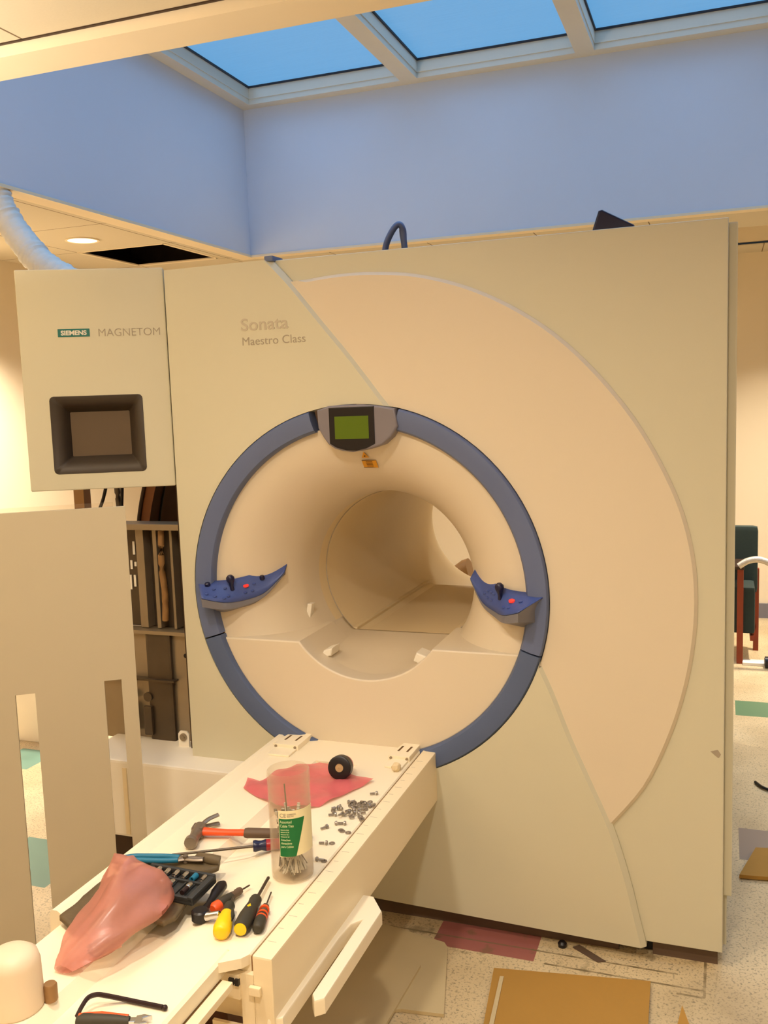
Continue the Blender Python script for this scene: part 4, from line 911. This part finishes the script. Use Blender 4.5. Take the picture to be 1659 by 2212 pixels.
# ------------------------------------------------------------------ floor things
def board(pts, z0, z1, m, name, lab, cat):
    b = B(); prism(b, pts, z0, z1, 'z'); return obj(name, b, m, label=lab, cat=cat)
e = empty('cardboard_sheet', (-.35, -.3, 0), label='brown cardboard sheet lying on the floor in front of the scanner', cat='cardboard')
b = B(); prism(b, [(-.573, -.178), (-.166, -.116), (-.150, -.55), (-.52, -.62)], .012, .008, 'z'); obj('sheet', b, M['card'], e)
b = B(); prism(b, [(-.548, -.215), (-.538, -.213), (-.500, -.62), (-.512, -.62)], .016, .012, 'z'); obj('fold', b, M['cardp'], e)
b = B(); b.faces.new([b.verts.new(p) for p in ((-.100, -.33, .0), (-.045, -.32, .0), (-.082, -.245, .045))])
obj('cardboard_flap', b, M['card'], label='pointed cardboard corner sticking up at the bottom right', cat='cardboard', solid=.004)
board([(.063, .522), (.118, .728), (.40, .78), (.42, .56)], .004, .016, M['card'], 'cardboard_piece', 'brown cardboard piece on the floor right of the scanner', 'cardboard')
board([(-.965, -.05), (-.737, -.097), (-.722, -.117), (-.650, -.401), (-.76, -.413), (-.95, -.5), (-1.0, -.3)], .001, .010, M['cardp'], 'floor_board', 'pale board under the table nearest the scanner', 'board')
board([(-.80, -.20), (-.765, -.232), (-.775, -.52), (-1.05, -.62), (-1.03, -.35)], .0101, .018, M['cardp'], 'floor_board', 'pale board overlapping the other one below the table handle', 'board')
b = B(); lathe(b, [(.012, 0), (.013, .01), (.008, .016)], Matrix.Translation((-.415, -.006, .0)), 14); obj('rubber_foot', b, M['black'], label='small black rubber plug on the floor before the scanner', cat='plug', smooth=40)
b = B(); prism(b, [(-.386, -.005), (-.37, .012), (-.29, -.045), (-.31, -.056)], .003, .0003, 'z'); obj('tape_scrap', b, M['plinth'], label='brown tape scrap on the floor in front of the scanner', cat='scrap')
b = B(); tube(b, smooth_path([(.135, 1.32, .006), (.16, 1.27, .008), (.2, 1.25, .006), (.3, 1.24, .006)], 5), .006, 8); obj('cable_end', b, M['black'], label='black cable end on the floor right of the scanner', cat='cable', smooth=60)
# chair
ch = empty('armchair', (.10, 3.25, 0), label='dark green upholstered wooden armchair by the back wall', cat='chair')
b = B(); box(b, -.28, .205, 3.30, 3.37, .36, .76, .03); obj('backrest', b, M['greenf'], ch, smooth=40)
b = B(); box(b, -.26, .185, 3.08, 3.34, .17, .44, .02); obj('seat', b, M['greenf'], ch, smooth=40)
for x0, x1, y0, y1, h in ((.088, .122, 3.05, 3.085, .555), (.185, .215, 3.36, 3.39, .5), (-.30, -.27, 3.05, 3.085, .555), (-.30, -.27, 3.36, 3.39, .5)):
    b = B(); box(b, x0, x1, y0, y1, 0, h, .004); obj('leg', b, M['wood'], ch)
b = B(); box(b, .04, .125, 3.04, 3.32, .545, .565, .004); obj('armrest', b, M['brown'], ch)
b = B(); box(b, .16, .18, 3.08, 3.37, .13, .16); box(b, .09, .20, 3.36, 3.375, .13, .16); obj('seat_rail', b, M['wood'], ch)
b = B(); tube(b, smooth_path([(.095, 3.0, .575), (.14, 3.0, .605), (.20, 3.0, .615), (.27, 3.0, .59), (.36, 3.0, .55), (.50, 3.0, .42), (.58, 3.0, .2), (.62, 3.0, .03), (.72, 3.0, .019), (.9, 3.0, .019)], 8), .018, 10); obj('braided_hose', b, M['hose'], label='silver braided hose draped over the green chair', cat='hose', smooth=60)
b = B(); box(b, .12, .28, 3.02, 3.10, 0, .018, .004); obj('white_tray', b, M['white'], label='flat white tray on the floor beside the chair leg', cat='tray')
b = B(); lathe(b, [(.02, -.012), (.032, -.008), (.032, .008), (.02, .012)], Matrix.Translation((.245, 3.0, .033)) @ Matrix.Rotation(PI/2, 4, 'Y') @ Matrix.Rotation(0, 4, 'X'), 20); obj('caster_wheel', b, M['black'], label='black caster wheel at the right edge of the picture', cat='wheel', smooth=40)
# drum seen through the bore
b = B(); lathe(b, [(.10, 0), (.10, .02), (.085, .03), (.07, .20), (.06, .22)], Matrix.Translation((-.86, 1.95, .80)) @ Matrix.Rotation(PI/2, 4, 'X'), 32); b.free()
e = empty('rear_stand', (-1.24, 2.06, 0), label='brown stand with a round collar seen through the bore', cat='stand')
b = B(); lathe(b, [(.03, 0), (.04, .02), (.06, .07), (.062, .10)], Matrix.Translation((-1.30, 2.06, .66)) @ Matrix.Rotation(math.radians(75), 4, 'Y'), 32); obj('collar', b, M['bronze'], e, smooth=40)
b = B(); box(b, -1.27, -1.21, 2.03, 2.09, 0, .62, .004); obj('post', b, M['tside'], e)
